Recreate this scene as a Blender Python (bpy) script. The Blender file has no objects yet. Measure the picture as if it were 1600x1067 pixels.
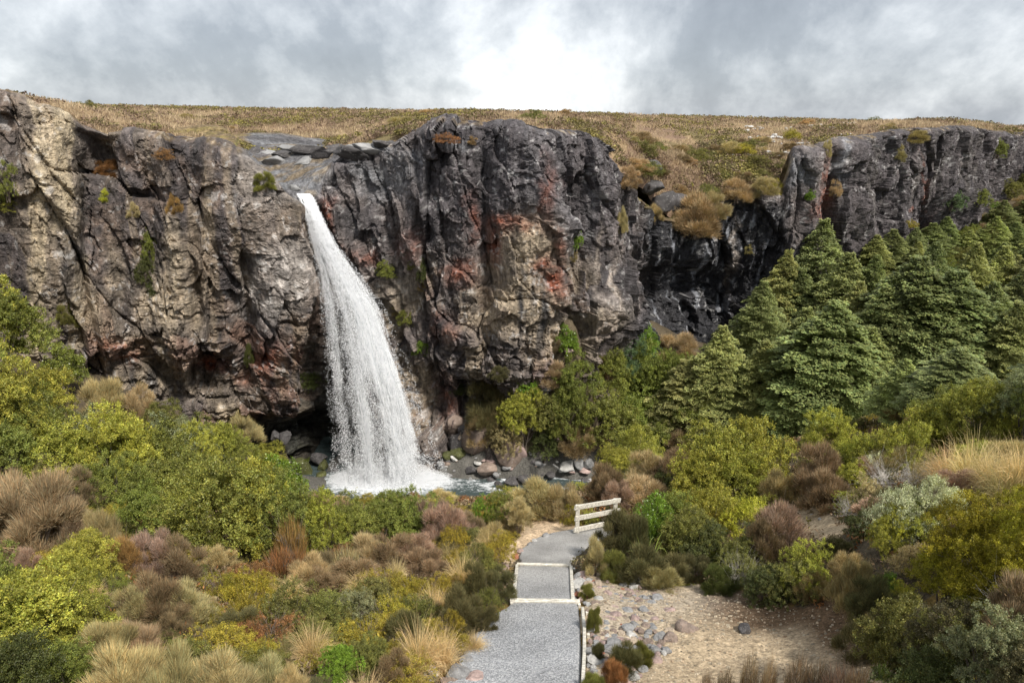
import bpy, math, random
import numpy as np
from mathutils import Vector, Matrix

# ------------------------------------------------------------------ camera, sky, sun, exposure
scene = bpy.context.scene
COL = scene.collection
FPX, CX, CY, HC = 1067.0, 800.0, 533.5, 27.0      # focal length and centre of the photo in its pixels, camera height
PITCH = math.radians(17.82)
SP, CP = math.sin(PITCH), math.cos(PITCH)
cam_d = bpy.data.cameras.new('camera'); cam_d.sensor_width = 36; cam_d.lens = 24.0
cam_d.clip_start = 0.1; cam_d.clip_end = 3000
cam = bpy.data.objects.new('camera', cam_d); COL.objects.link(cam)
cam.location = (0, 0, HC); cam.rotation_euler = (math.pi/2 - PITCH, 0, 0)
scene.camera = cam
scene.view_settings.view_transform = 'Standard'; scene.view_settings.look = 'None'
scene.view_settings.gamma = 1; scene.view_settings.exposure = 1.38
scene.cycles.max_bounces = 6; scene.cycles.diffuse_bounces = 3; scene.cycles.transparent_max_bounces = 16
scene.cycles.glossy_bounces = 2; scene.cycles.transmission_bounces = 3

SUN_EL, SUN_AZ = math.radians(52), math.radians(142)     # azimuth clockwise from +Y (behind and to the right)
sd = Vector((math.sin(SUN_AZ)*math.cos(SUN_EL), math.cos(SUN_AZ)*math.cos(SUN_EL), math.sin(SUN_EL)))
ld = bpy.data.lights.new('sun', 'SUN'); ld.energy = 2.1; ld.angle = math.radians(8); ld.color = (1.0, 0.95, 0.87)
lo = bpy.data.objects.new('sun', ld); COL.objects.link(lo); lo.rotation_euler = sd.to_track_quat('Z', 'Y').to_euler()

def N(nt, typ, **kw):
    n = nt.nodes.new(typ)
    for k, v in kw.items():
        if k.startswith('i_'):
            key = k[2:].replace('_', ' ')
            n.inputs[int(key) if key.isdigit() else key].default_value = v
        else: setattr(n, k, v)
    return n
def mth(nt, op, a, b=None, c=None, clamp=False):
    n = nt.nodes.new('ShaderNodeMath'); n.operation = op; n.use_clamp = clamp
    for i, v in enumerate((a, b, c)):
        if v is None: continue
        if isinstance(v, (int, float)): n.inputs[i].default_value = v
        else: nt.links.new(v, n.inputs[i])
    return n.outputs[0]
def ramp(nt, fac, stops):
    r = nt.nodes.new('ShaderNodeValToRGB'); e = r.color_ramp.elements
    while len(e) < len(stops): e.new(0.5)
    for k, (p, c) in enumerate(stops):
        e[k].position = p; e[k].color = (c, c, c, 1) if isinstance(c, (int, float)) else (*c[:3], 1)
    nt.links.new(fac, r.inputs[0]); return r.outputs[0]
def noise(nt, vec, scale, detail=4, rough=0.55, dist=0.0):
    n = N(nt, 'ShaderNodeTexNoise'); n.inputs['Scale'].default_value = scale; n.inputs['Detail'].default_value = detail
    n.inputs['Roughness'].default_value = rough; n.inputs['Distortion'].default_value = dist
    nt.links.new(vec, n.inputs['Vector']); return n.outputs[0]
def mapping(nt, vec, scale=(1, 1, 1), loc=(0, 0, 0), rot=(0, 0, 0)):
    m = N(nt, 'ShaderNodeMapping'); m.inputs['Scale'].default_value = scale; m.inputs['Location'].default_value = loc
    m.inputs['Rotation'].default_value = rot; nt.links.new(vec, m.inputs['Vector']); return m.outputs[0]
def mix(nt, fac, a, b, blend='MIX'):
    m = N(nt, 'ShaderNodeMix', data_type='RGBA', blend_type=blend)
    for s, v in ((m.inputs[0], fac), (m.inputs[6], a), (m.inputs[7], b)):
        if isinstance(v, (int, float)): s.default_value = v
        elif isinstance(v, tuple): s.default_value = (*v[:3], 1)
        else: nt.links.new(v, s)
    return m.outputs[2]

world = bpy.data.worlds.new('World'); scene.world = world; world.use_nodes = True
wt = world.node_tree; wt.nodes.clear()
sky = N(wt, 'ShaderNodeTexSky', sky_type='NISHITA', sun_disc=False, sun_elevation=SUN_EL, sun_rotation=SUN_AZ)
bgA = N(wt, 'ShaderNodeBackground', i_Strength=0.09); wt.links.new(sky.outputs[0], bgA.inputs[0])
tc = N(wt, 'ShaderNodeTexCoord'); sep = N(wt, 'ShaderNodeSeparateXYZ'); wt.links.new(tc.outputs['Generated'], sep.inputs[0])
dz = mth(wt, 'ADD', mth(wt, 'MAXIMUM', sep.outputs[2], 0.0), 0.80)
comb = N(wt, 'ShaderNodeCombineXYZ')
wt.links.new(mth(wt, 'DIVIDE', sep.outputs[0], dz), comb.inputs[0]); wt.links.new(mth(wt, 'DIVIDE', sep.outputs[1], dz), comb.inputs[1])
cv = mapping(wt, comb.outputs[0], (1.0, 1.0, 1), (3.1, 1.7, 0))
n1 = noise(wt, mapping(wt, comb.outputs[0], (1.0, 0.72, 1), (5.3, 2.9, 0)), 3.1, 9, 0.58, 0.25); n2 = noise(wt, mapping(wt, comb.outputs[0], (1, 1, 1), (9.3, 4.2, 2)), 11.0, 6, 0.6, 0.1)
def lobe(x, z, r):      # cloud mass in direction (x, ., z)
    a = mth(wt, 'POWER', mth(wt, 'SUBTRACT', sep.outputs[0], x), 2.0)
    b = mth(wt, 'MULTIPLY', mth(wt, 'POWER', mth(wt, 'SUBTRACT', sep.outputs[2], z), 2.0), 5.0)
    return mth(wt, 'EXPONENT', mth(wt, 'MULTIPLY', mth(wt, 'ADD', a, b), -1.0/(r*r)))
dens = mth(wt, 'ADD', mth(wt, 'MULTIPLY', n1, 0.75), mth(wt, 'MULTIPLY', n2, 0.25))
dens = mth(wt, 'ADD', dens, mth(wt, 'MULTIPLY', lobe(0.12, 0.10, 0.16), -0.03))
dens = mth(wt, 'ADD', dens, mth(wt, 'MULTIPLY', lobe(-0.28, 0.06, 0.25), 0.08))
dens = mth(wt, 'ADD', dens, mth(wt, 'MULTIPLY', lobe(0.34, 0.16, 0.20), 0.08))
ccol = ramp(wt, dens, [(0.36, (0.84, 0.85, 0.86)), (0.43, (0.68, 0.70, 0.72)), (0.51, (0.46, 0.485, 0.515)), (0.59, (0.30, 0.325, 0.36)), (0.74, (0.2, 0.22, 0.25))])
bgB = N(wt, 'ShaderNodeBackground', i_Strength=0.57); wt.links.new(ccol, bgB.inputs[0])
ms = N(wt, 'ShaderNodeMixShader'); ms.inputs[0].default_value = 0.93
wt.links.new(bgA.outputs[0], ms.inputs[1]); wt.links.new(bgB.outputs[0], ms.inputs[2])
wo = N(wt, 'ShaderNodeOutputWorld'); wt.links.new(ms.outputs[0], wo.inputs[0])

# ------------------------------------------------------------------ geometry helpers
rs = np.random.RandomState(7)
def P(px, py, Y):
    """world point seen at photo pixel (px, py) at forward distance Y"""
    u = (px-CX)/FPX; v = -(py-CY)/FPX
    dy = CP + v*SP; dz_ = -SP + v*CP
    return np.array([u*Y/dy, Y, HC + dz_*Y/dy])
def proj(V):
    d = V - np.array([0, 0, HC]); zc = d[..., 1]*CP - d[..., 2]*SP; up = d[..., 1]*SP + d[..., 2]*CP
    zc = np.maximum(zc, 0.05)
    return CX + FPX*d[..., 0]/zc, CY - FPX*up/zc, zc
def mesh_np(name, V, F, mat=None, col=None, smooth=False, uv=None):
    me = bpy.data.meshes.new(name); V = np.asarray(V, np.float32); F = np.asarray(F, np.int32)
    k = F.shape[1]
    me.vertices.add(len(V)); me.vertices.foreach_set('co', V.ravel())
    me.loops.add(F.size); me.loops.foreach_set('vertex_index', F.ravel())
    me.polygons.add(len(F)); me.polygons.foreach_set('loop_start', np.arange(0, F.size, k, dtype=np.int32))
    try: me.polygons.foreach_set('loop_total', np.full(len(F), k, np.int32))
    except Exception: pass
    if smooth: me.polygons.foreach_set('use_smooth', np.ones(len(F), bool))
    else: me.polygons.foreach_set('use_smooth', np.zeros(len(F), bool))
    me.update(calc_edges=True)
    if col is not None:
        c = np.ones((len(V), 4), np.float32); c[:, :3] = col
        a = me.attributes.new('Col', 'FLOAT_COLOR', 'POINT'); a.data.foreach_set('color', c.ravel())
    if uv is not None:
        a = me.attributes.new('flow', 'FLOAT_VECTOR', 'POINT'); c = np.zeros((len(V), 3), np.float32); c[:, :2] = uv
        a.data.foreach_set('vector', c.ravel())
    if mat: me.materials.append(mat)
    return me
def obj(name, me, parent=None):
    o = bpy.data.objects.new(name, me); COL.objects.link(o)
    if parent: o.parent = parent
    return o
def tag(o, label=None, cat=None, group=None, kind=None):
    if label: o['label'] = label
    if cat: o['category'] = cat
    if group: o['group'] = group
    if kind: o['kind'] = kind
    return o
def grid_faces(nu, nv):
    i = np.arange(nu-1)[:, None]*nv + np.arange(nv-1)[None, :]
    return np.stack([i, i+nv, i+nv+1, i+1], -1).reshape(-1, 4)

def h3(i, j, k, s=0):
    n = (i.astype(np.int64)*374761393 + j.astype(np.int64)*668265263 + k.astype(np.int64)*2147483647 + s*1274126177) & 0xffffffff
    n = ((n ^ (n >> 13))*1274126177) & 0xffffffff; n = ((n ^ (n >> 16))*2246822519) & 0xffffffff
    return ((n ^ (n >> 15)) & 0xffffff)/16777216.0
def vnoise(p, s=0):
    f = np.floor(p); t = p-f; t = t*t*(3-2*t); i = f.astype(np.int64)
    r = 0
    for a in (0, 1):
        for b in (0, 1):
            for c in (0, 1):
                w = (t[..., 0] if a else 1-t[..., 0])*(t[..., 1] if b else 1-t[..., 1])*(t[..., 2] if c else 1-t[..., 2])
                r = r + w*h3(i[..., 0]+a, i[..., 1]+b, i[..., 2]+c, s)
    return r*2-1
def fbm(p, o=4, s=0, g=0.5):
    r = 0; a = 1.0; tot = 0
    for k in range(o): r = r + a*vnoise(p*(2.03**k)+k*17.3, s+k); tot += a; a *= g
    return r/tot
def cells(x, y, s=0, jit=0.9, pw=2):
    """2-D cellular pattern: F1, F2, three random numbers of the nearest cell, offset to its centre"""
    ix = np.floor(x).astype(np.int64); iy = np.floor(y).astype(np.int64)
    F1 = np.full(x.shape, 9.0); F2 = np.full(x.shape, 9.0); r = [np.zeros(x.shape) for _ in range(3)]; ox = np.zeros(x.shape); oy = np.zeros(x.shape)
    z = np.zeros_like(ix)
    for a in (-1, 0, 1):
        for b in (-1, 0, 1):
            ci, cj = ix+a, iy+b
            dx = ci+0.5+jit*(h3(ci, cj, z, s)-0.5) - x; dy = cj+0.5+jit*(h3(ci, cj, z+1, s)-0.5) - y
            d = np.sqrt(dx*dx+dy*dy) if pw == 2 else (np.abs(dx)**pw+np.abs(dy)**pw)**(1/pw); m = d < F1
            F2 = np.where(m, F1, np.minimum(F2, d)); F1 = np.where(m, d, F1)
            for q in range(3): r[q] = np.where(m, h3(ci, cj, z+2+q, s), r[q])
            ox = np.where(m, -dx, ox); oy = np.where(m, -dy, oy)
    return F1, F2, r, ox, oy
def sstep(a, b, x): t = np.clip((x-a)/(b-a), 0, 1); return t*t*(3-2*t)
def rbf_fit(C):
    C = np.array(C, float); n = len(C); X = C[:, :2]
    d = np.sqrt(((X[:, None]-X[None])**2).sum(-1)); K = np.where(d > 0, d*d*np.log(d+1e-9), 0) + np.eye(n)*0.6
    Pm = np.hstack([np.ones((n, 1)), X]); A = np.vstack([np.hstack([K, Pm]), np.hstack([Pm.T, np.zeros((3, 3))])])
    w = np.linalg.solve(A, np.concatenate([C[:, 2], np.zeros(3)])); return X, w
def rbf_eval(fit, x, y):
    X, w = fit; out = w[-3] + w[-2]*x + w[-1]*y
    for k in range(len(X)):
        d2 = (x-X[k, 0])**2 + (y-X[k, 1])**2; out = out + w[k]*0.5*d2*np.log(d2+1e-9)
    return out

# ------------------------------------------------------------------ valley ground
ctrl_px = [(800,1067,7.6),(700,1067,7.6),(850,1000,9.1),(760,1000,9.1),(850,940,10.9),(800,940,10.9),(900,940,10.9),(850,883,13.3),(800,883,13.3),(895,883,13.3),(880,850,15.2),(915,832,16.4),(945,832,16.6),
 (0,1067,6.5),(300,1067,7.0),(500,1067,7.4),(0,900,10.2),(200,1000,8.2),(350,960,9.8),(500,960,10.3),(650,960,10.3),(600,880,13.5),(400,880,13),(200,860,14),(0,800,16),
 (400,830,17.5),(600,830,18),(700,830,17.5),(750,860,15.2),(760,805,19),(820,815,18),(650,790,23),(400,790,23),(200,780,23),(0,720,24),
 (200,740,30),(100,680,34),(0,600,36),(-200,560,34),(350,700,40),(420,740,43),(100,560,43),(250,640,43),(-300,800,18),(-300,1000,9),
 (700,712,50.3),(760,700,49.8),(800,650,50.3),(850,588,49.8),(900,545,50.5),(980,505,59),(1080,530,66),(1200,540,67),(950,650,53),(1100,640,52),(1280,660,47),(1400,640,45),(1550,620,45),
 (1300,450,72),(1400,400,80),(1480,380,84),(1560,300,96),(1600,260,104),(1600,450,70),(1800,420,70),(1800,250,110),(1900,600,45),
 (1100,765,21),(1000,765,22),(1150,725,24),(1250,760,19),(1400,745,16),(1550,725,14),(1350,800,14),(1290,815,14.3),(1100,880,13.6),(1000,880,13.8),(1050,910,12.3),(950,950,10.8),
 (1000,1000,9.2),(1100,1000,9.2),(1200,1000,9.0),(1300,1000,8.7),(1100,1067,7.8),(1300,1067,7.3),(1270,905,11.2),(1350,885,10.6),(1400,900,9.3),(1500,1067,5.8),(1600,900,7.5),(1600,1067,5.0),
 (1500,800,10.5),(1600,760,11),(1350,960,9.3),(1400,1040,7.4),(1050,845,15.8),(1150,835,16.3),(960,845,16),(1800,800,9),(1450,640,24),(1590,620,21)]
ctrl = [P(*c) for c in ctrl_px]
ctrl += [(-12,46,-.9),(-9,46,-1.2),(-5,46,-1.0),(-1,48,-.6),(3,48.8,-.45),(7,49,-.4),(10,48.5,-.3),(14,46.5,-.2),(18,45,.2),(-14,49,-.3),(-10,51,-.2),(-5,51.5,.2),(-13,41,1.2),(-6,41,.3),(0,44,.25),(5,45.6,.5),(9,45.4,.7),(12,43.5,1.2),
         (-8,33,5.5),(0,33,6.2),(6,33,6.5),(9,36,6),(16,36,8.2),(23,36,9),(-16,36,7),(0,0,22.6),(-6,1,22.8),(8,1,22.4),(20,2,22.6),(-20,3,22.5),(2,4,20.9)]
tfit = rbf_fit(ctrl)
def seg_dist(x, y, pts):
    d = np.full(np.shape(x), 1e9)
    for (x0, y0), (x1, y1) in zip(pts[:-1], pts[1:]):
        dx, dy = x1-x0, y1-y0; t = np.clip(((x-x0)*dx+(y-y0)*dy)/(dx*dx+dy*dy), 0, 1)
        d = np.minimum(d, np.hypot(x-x0-t*dx, y-y0-t*dy))
    return d
def ground_hit(px, py, Y0=3.0, Y1=110):
    """first point of the valley ground along the ray through a photo pixel"""
    Ys = np.arange(Y0, Y1, 0.1); Q = np.array([P(px, py, Y) for Y in Ys]); zz = rbf_eval(tfit, Q[:, 0], Q[:, 1])
    m = np.nonzero(Q[:, 2] <= zz)[0]
    return Q[m[0]] if len(m) else None

# the path: left and right edges, from the camera outwards (photo pixel of the edges, distance)
path_rows = [(590,905,1200,6.1),(660,908,1100,6.9),(690,909,1067,7.62),(718,911,1020,8.6),(752,909,975,9.8),(790,905,942,10.85),(801,899,915,11.95),(809,892,883,13.3),(805,900,870,14.0),(815,920,855,14.95),(835,940,842,15.75),(868,962,831,16.5),(915,985,826,16.9),(960,1010,822,17.2)]
PL, PR = [], []
for a, b, py, Y in path_rows: PL.append(ground_hit(a, py, 2)); PR.append(ground_hit(b, py, 2))
PL, PR = np.array(PL), np.array(PR)
pcen = [tuple(((l+r)/2)[:2]) for l, r in zip(PL, PR)]
pwid = [float(np.hypot(*(r-l)[:2]))/2 for l, r in zip(PL, PR)]
def path_mask(x, y, grow=0.15):
    m = np.zeros(np.shape(x))
    for k in range(len(pcen)-1):
        x0, y0 = pcen[k]; x1, y1 = pcen[k+1]; dx, dy = x1-x0, y1-y0
        t = np.clip(((x-x0)*dx+(y-y0)*dy)/(dx*dx+dy*dy), 0, 1); d = np.hypot(x-x0-t*dx, y-y0-t*dy)
        w = pwid[k]*(1-t)+pwid[k+1]*t
        m = np.maximum(m, 1-sstep(w, w+grow+0.15, d))
    return m
gully_poly = [(905,905),(960,890),(1040,900),(1120,915),(1190,930),(1260,950),(1300,930),(1340,950),(1380,1000),(1420,1067),(1450,1150),(905,1150),(915,1000)]
tan_poly = [(800,805),(870,800),(900,815),(895,835),(850,845),(810,870),(790,900),(765,905),(770,870),(815,840)]
tan2_poly = [(1225,790),(1290,795),(1330,820),(1300,850),(1260,835)]
tan3_poly = [(690,985),(740,960),(760,985),(735,1010),(700,1015)]
def in_poly(px, py, poly):
    r = np.zeros(np.shape(px), bool); n = len(poly)
    for i in range(n):
        x0, y0 = poly[i]; x1, y1 = poly[(i+1) % n]
        c = ((y0 > py) != (y1 > py)) & (px < (x1-x0)*(py-y0)/((y1-y0) or 1e-9)+x0); r ^= c
    return r
plan = [(-700,24,138),(-450,30,140),(-250,35,140),(-80,39.5,135),(0,41,135),(40,41.5,148),(90,42.5,166),(150,43.5,192),(200,44.2,198),(250,44.6,208),(330,45.2,216),(385,45.8,240),(420,46.4,262),(455,47.2,296),(470,48.6,312),(488,50.6,312),(500,51.2,268),(530,51.4,240),
        (560,51.2,226),(600,50.5,214),(640,49.8,200),(665,49.5,188),(700,49.3,182),(760,49.0,183),(820,49.0,192),(868,49.3,200),(880,50.2,200),(910,51.0,197),(945,52.0,212),(962,53.5,240),(980,56.0,272),(1000,58.5,296),(1040,62,326),(1080,64,342),(1110,65.5,308),(1160,66,292),(1225,66,292),(1240,65.5,240),
        (1262,65.5,228),(1300,67,224),(1340,70,214),(1400,74,202),(1450,77,197),(1500,79,194),(1525,83,196),(1560,90,200),(1600,97,206),(1680,106,214),(1800,118,216)]
pl = np.array([[*P(a, c_, Y)] for a, Y, c_ in plan])       # rim points
def cliff_y(x, y):
    return np.interp(x/np.maximum(y, 1), pl[:, 0]/pl[:, 1], pl[:, 1])
def ground_z(x, y, detail=True):
    x = np.asarray(x, float); y = np.asarray(y, float)
    z = rbf_eval(tfit, x, y)
    pm = path_mask(x, y)
    p = np.stack([x, y, np.zeros_like(x)], -1)
    amp = 0.10+0.25*sstep(18, 40, y)
    z = z + (1-pm)*amp*fbm(p*0.55, 3, 3) + (1-pm)*0.05*fbm(p*2.3, 3, 5)
    return z - pm*0.06 - 30*sstep(1.0, 7.0, y-cliff_y(x, y))
GX = np.concatenate([np.linspace(-60, -10, 130)[:-1], np.linspace(-10, 12, 430)[:-1], np.linspace(12, 110, 240)])
GY = np.concatenate([np.linspace(1, 18, 330)[:-1], np.linspace(18, 60, 330)[:-1], np.linspace(60, 125, 130)])
gx, gy = np.meshgrid(GX, GY, indexing='ij')
gz = ground_z(gx, gy)
TV = np.stack([gx, gy, gz], -1).reshape(-1, 3)
tpx, tpy, tzc = proj(TV)
w1 = fbm(TV*np.array([.9, .9, 0]), 3, 11)*14; w2 = fbm(TV*np.array([.9, .9, 0])+31, 3, 12)*10
near = TV[:, 1] < 20
sand = near & (in_poly(tpx+w1, tpy+w2, gully_poly) | in_poly(tpx+w1, tpy+w2, tan2_poly))
tann = near & (in_poly(tpx+w1*.5, tpy+w2*.5, tan_poly) | in_poly(tpx+w1*.5, tpy+w2*.5, tan3_poly))
tc_ = np.tile(np.array([0.085, 0.068, 0.045]), (len(TV), 1))
nn = fbm(TV*np.array([1.6, 1.6, 0]), 4, 21)[:, None]
tc_ = tc_*(1+0.5*nn)
tc_ = np.where((nn > 0.12) & (TV[:, 1:2] < 30), tc_*np.array([1.6, 1.35, 0.7]), tc_)
sandc = np.array([0.36, 0.28, 0.185])*(1+0.22*nn)
damp_shade = np.exp(-(((tpx-1190)/75)**2+((tpy-955)/28)**2)*1.0)+np.exp(-(((tpx-1130)/30)**2+((tpy-925)/22)**2))+np.exp(-(((tpx-1320)/45)**2+((tpy-975)/45)**2))+.6*np.exp(-(((tpx-1270)/60)**2+((tpy-935)/18)**2))   # shrub shade painted into the sand, with moist dark earth slumping off the bank
damp_shade = np.clip(damp_shade*1.8+0.5*nn[:, 0]*damp_shade, 0, 1)[:, None]
sandc = sandc*(1-damp_shade)+np.array([0.115, 0.075, 0.045])*damp_shade
stony = np.clip(np.exp(-(((tpx-1060)/70)**2+((tpy-935)/35)**2))+np.exp(-(((tpx-965)/60)**2+((tpy-970)/90)**4)), 0, 1)[:, None]
sandc = sandc*(1-.5*stony)+np.array([0.30, 0.27, 0.23])*.5*stony
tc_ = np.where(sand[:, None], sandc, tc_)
tc_ = np.where(tann[:, None], np.array([0.44, 0.33, 0.22])*(1+.15*nn), tc_)
mossy = np.exp(-(((tpx-1065)/38)**2+((tpy-908)/9)**2)); mossy = np.maximum(mossy, 0)*near
tc_ = np.where((mossy[:, None] > 0.45+0.3*nn), np.array([0.20, 0.20, 0.03])*(1+.3*nn), tc_)
riv = (TV[:, 1] > 40) & (TV[:, 2] < 1.9)
tc_ = np.where(riv[:, None], np.array([0.10, 0.095, 0.085])*(1+.4*nn), tc_)

def principled(name, rough=0.9, spec=0.3):
    m = bpy.data.materials.new(name); m.use_nodes = True; nt = m.node_tree; b = nt.nodes['Principled BSDF']
    b.inputs['Roughness'].default_value = rough; b.inputs['Specular IOR Level'].default_value = spec
    return m, nt, b
def objco(nt): return N(nt, 'ShaderNodeTexCoord').outputs['Object']
def attr(nt, name='Col'): return N(nt, 'ShaderNodeAttribute', attribute_name=name).outputs
def bump(nt, b, h, strength=0.5, dist=0.05):
    n = N(nt, 'ShaderNodeBump'); n.inputs['Strength'].default_value = strength; n.inputs['Distance'].default_value = dist
    nt.links.new(h, n.inputs['Height']); nt.links.new(n.outputs[0], b.inputs['Normal']); return n

m_ground, nt, b = principled('earth', 0.95, 0.1)
oc = objco(nt); c = attr(nt)[0]
fine = noise(nt, oc, 9, 5, 0.65); peb = N(nt, 'ShaderNodeTexVoronoi'); peb.inputs['Scale'].default_value = 34; nt.links.new(oc, peb.inputs['Vector'])
g1 = ramp(nt, fine, [(0.3, 0.55), (0.7, 1.5)])
cc = mix(nt, 1.0, c, g1, 'MULTIPLY')
pebc = N(nt, 'ShaderNodeSeparateColor'); nt.links.new(peb.outputs['Color'], pebc.inputs[0])
cc = mix(nt, 0.5, cc, mix(nt, 1.0, cc, ramp(nt, pebc.outputs[0], [(0.0, 0.5), (1.0, 1.7)]), 'MULTIPLY'))
nt.links.new(cc, b.inputs['Base Color'])
hh = fine; bump(nt, b, hh, 0.5, 0.02)
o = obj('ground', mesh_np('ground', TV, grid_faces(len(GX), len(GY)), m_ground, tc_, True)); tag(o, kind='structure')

# ------------------------------------------------------------------ path
SUB = 9
cl = []
def cr(p0, p1, p2, p3, t): return .5*((2*p1)+(-p0+p2)*t+(2*p0-5*p1+4*p2-p3)*t*t+(-p0+3*p1-3*p2+p3)*t**3)
def dense(A, sub=SUB):
    A = np.vstack([A[0]*2-A[1], A, A[-1]*2-A[-2]]); out = []
    for k in range(1, len(A)-2):
        for s in range(sub): out.append(cr(A[k-1], A[k], A[k+1], A[k+2], s/sub))
    out.append(A[-2]); return np.array(out)
DL, DR = dense(PL), dense(PR); NU = 40
t = np.linspace(0, 1, NU)[None, :, None]
pv = DL[:, None]*(1-t)+DR[:, None]*t
pv[..., 2] = rbf_eval(tfit, pv[..., 0], pv[..., 1]) + 0.0
ed = np.minimum(t[..., 0], 1-t[..., 0])*np.ones(pv.shape[:2])
pv[..., 2] += 0.012*fbm(pv*3.1, 3, 2)-0.10*(1-sstep(0, 0.04, ed))
jag = 0.22*np.clip(1-2*t[..., 0], 0, 1)*fbm(np.stack([pv[..., 0]*1.5, pv[..., 1]*1.5, ed*0], -1), 3, 8)*(1-sstep(0, 0.15, ed)); pv[..., 0] += jag
m_path, nt, b = principled('gravel', 0.95, 0.15)
oc = objco(nt); v = N(nt, 'ShaderNodeTexVoronoi'); v.inputs['Scale'].default_value = 42; nt.links.new(oc, v.inputs['Vector'])
sc_ = N(nt, 'ShaderNodeSeparateColor'); nt.links.new(v.outputs['Color'], sc_.inputs[0])
base = ramp(nt, sc_.outputs[0], [(0, (0.20, 0.205, 0.21)), (0.5, (0.30, 0.305, 0.315)), (1, (0.44, 0.44, 0.445))])
sz = N(nt, 'ShaderNodeSeparateXYZ'); nt.links.new(oc, sz.inputs[0])
far = N(nt, 'ShaderNodeMapRange'); far.inputs[1].default_value = 9.5; far.inputs[2].default_value = 13.5; nt.links.new(sz.outputs[1], far.inputs[0])
base = mix(nt, far.outputs[0], base, mix(nt, 0.5, base, (0.36, 0.335, 0.295)))
wear = noise(nt, oc, 0.9, 3, 0.5)
base = mix(nt, 1.0, base, ramp(nt, wear, [(0.35, 0.80), (0.62, 1.12)]), 'MULTIPLY')
nt.links.new(base, b.inputs['Base Color']); bump(nt, b, v.outputs['Distance'], 0.8, 0.02)
tag(obj('path', mesh_np('path', pv.reshape(-1, 3), grid_faces(pv.shape[0], NU), m_path, None, True)), kind='structure')

# surface of the plateau behind the rim
pc = [(-200,150,60),(0,152,60),(100,171,54),(250,205,55),(330,214,56),(400,240,62),(470,236,68),(560,224,64),(620,208,63),(700,190,62),(800,192,64),(900,196,66),(985,262,60.5),(1000,285,61),(1020,306,63.5),(1045,326,65.5),(1080,338,67.5),(1110,306,69),(1160,290,69.5),(1222,288,69.5),(1000,245,64),(1060,270,70),(1150,258,74),(1225,252,73),(980,225,72),(1060,236,78),(1150,228,82),(1240,220,84),(1330,208,88),(1450,197,95),(1550,199,106),(1650,206,120),
      (0,168,90),(200,183,85),(400,204,88),(560,200,90),(700,184,95),(900,183,100),(1100,200,110),(1300,200,120),(1500,199,140),
      (-200,166,200),(100,171,200),(300,173,200),(600,178,200),(800,178,200),(1000,183,210),(1200,188,230),(1400,195,250),(1650,204,250),(2000,206,250)]
pcw = [P(*q_) for q_ in pc] + [P(a, y0+14, 420) for a, y0 in ((-300, 171), (300, 174), (800, 179), (1300, 192), (1900, 204))]
pcw += [P(a, y0+22, 700) for a, y0 in ((-500, 165), (300, 168), (800, 175), (1300, 192), (2100, 204))]
for (a, Y, c_) in plan:
    if (a <= 962 or a >= 1262) and a > -300:
        q = P(a, c_, Y); r_ = (Y+2.0)/Y; pcw.append((q[0]*r_, q[1]*r_, q[2]-1.1))
pfit = rbf_fit(pcw)
# ------------------------------------------------------------------ the cliff
S = np.concatenate([[0], np.cumsum(np.hypot(np.diff(pl[:, 0]), np.diff(pl[:, 1])))])
ds = 0.085
Lx = pl[:, 0]
# finer columns where the cliff is near
sN = [0]; 
while sN[-1] < S[-1]:
    yy = np.interp(sN[-1], S, pl[:, 1]); inview = abs(np.interp(sN[-1], S, pl[:, 0])) < 0.8*yy+3
    sN.append(sN[-1]+(yy/50*0.075 if inview else 0.4))
sN = np.array(sN); nS = len(sN)
ker = np.exp(-np.linspace(-2, 2, 9)**2); ker /= ker.sum()
def smooth1(a, k=3):
    for _ in range(k): a = np.convolve(np.pad(a, 4, mode='edge'), ker, 'valid')
    return a
cxx = smooth1(np.interp(sN, S, pl[:, 0])); cyy = smooth1(np.interp(sN, S, pl[:, 1])); rim = smooth1(np.interp(sN, S, pl[:, 2]), 2)
def wide(a, n=6):
    for _ in range(n): a = smooth1(a, 4)
    return a
tx, ty = np.gradient(wide(cxx)), np.gradient(wide(cyy)); ln = np.hypot(tx, ty); nx, ny = ty/ln, -tx/ln      # outward (towards the valley)
nz_cl, nz_arc, nz_cap = 330, 22, 70
FOOT = -2.0
R = 1.1
rows = []
tt = np.linspace(0, 1, nz_cl)
# sheet: vertical part, rounded rim, cap running inland
inland_rise = np.interp(sN, S, np.interp(np.arange(len(S)), np.arange(len(S)), [0.02]*len(S)))
bx = np.zeros((nS, nz_cl+nz_arc+nz_cap)); by = bx.copy(); bz = bx.copy(); ux = bx.copy(); uz = bx.copy(); hz = bx.copy()
pxr, _, _ = proj(np.stack([cxx, cyy, rim], -1))
capslope = np.interp(pxr, [0, 150, 300, 400, 440, 490, 520, 600, 700, 900, 960, 1000, 1080, 1160, 1235, 1300, 1500], [0.0, 0.0, .02, .10, .25, .28, .05, .02, 0.0, 0.0, .0, .1, .1, .1, .0, .0, 0.0])
for k in range(nz_cl):
    z = FOOT + (rim-R-FOOT)*tt[k]; bx[:, k] = cxx; by[:, k] = cyy; bz[:, k] = z; ux[:, k] = 1; uz[:, k] = 0
for k in range(nz_arc):
    a = (k+1)/nz_arc*math.pi/2; j = nz_cl+k
    inl = R*(1-math.cos(a)); bx[:, j] = cxx-nx*inl; by[:, j] = cyy-ny*inl; bz[:, j] = rim-R+R*math.sin(a); ux[:, j] = math.cos(a); uz[:, j] = math.sin(a)
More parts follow.
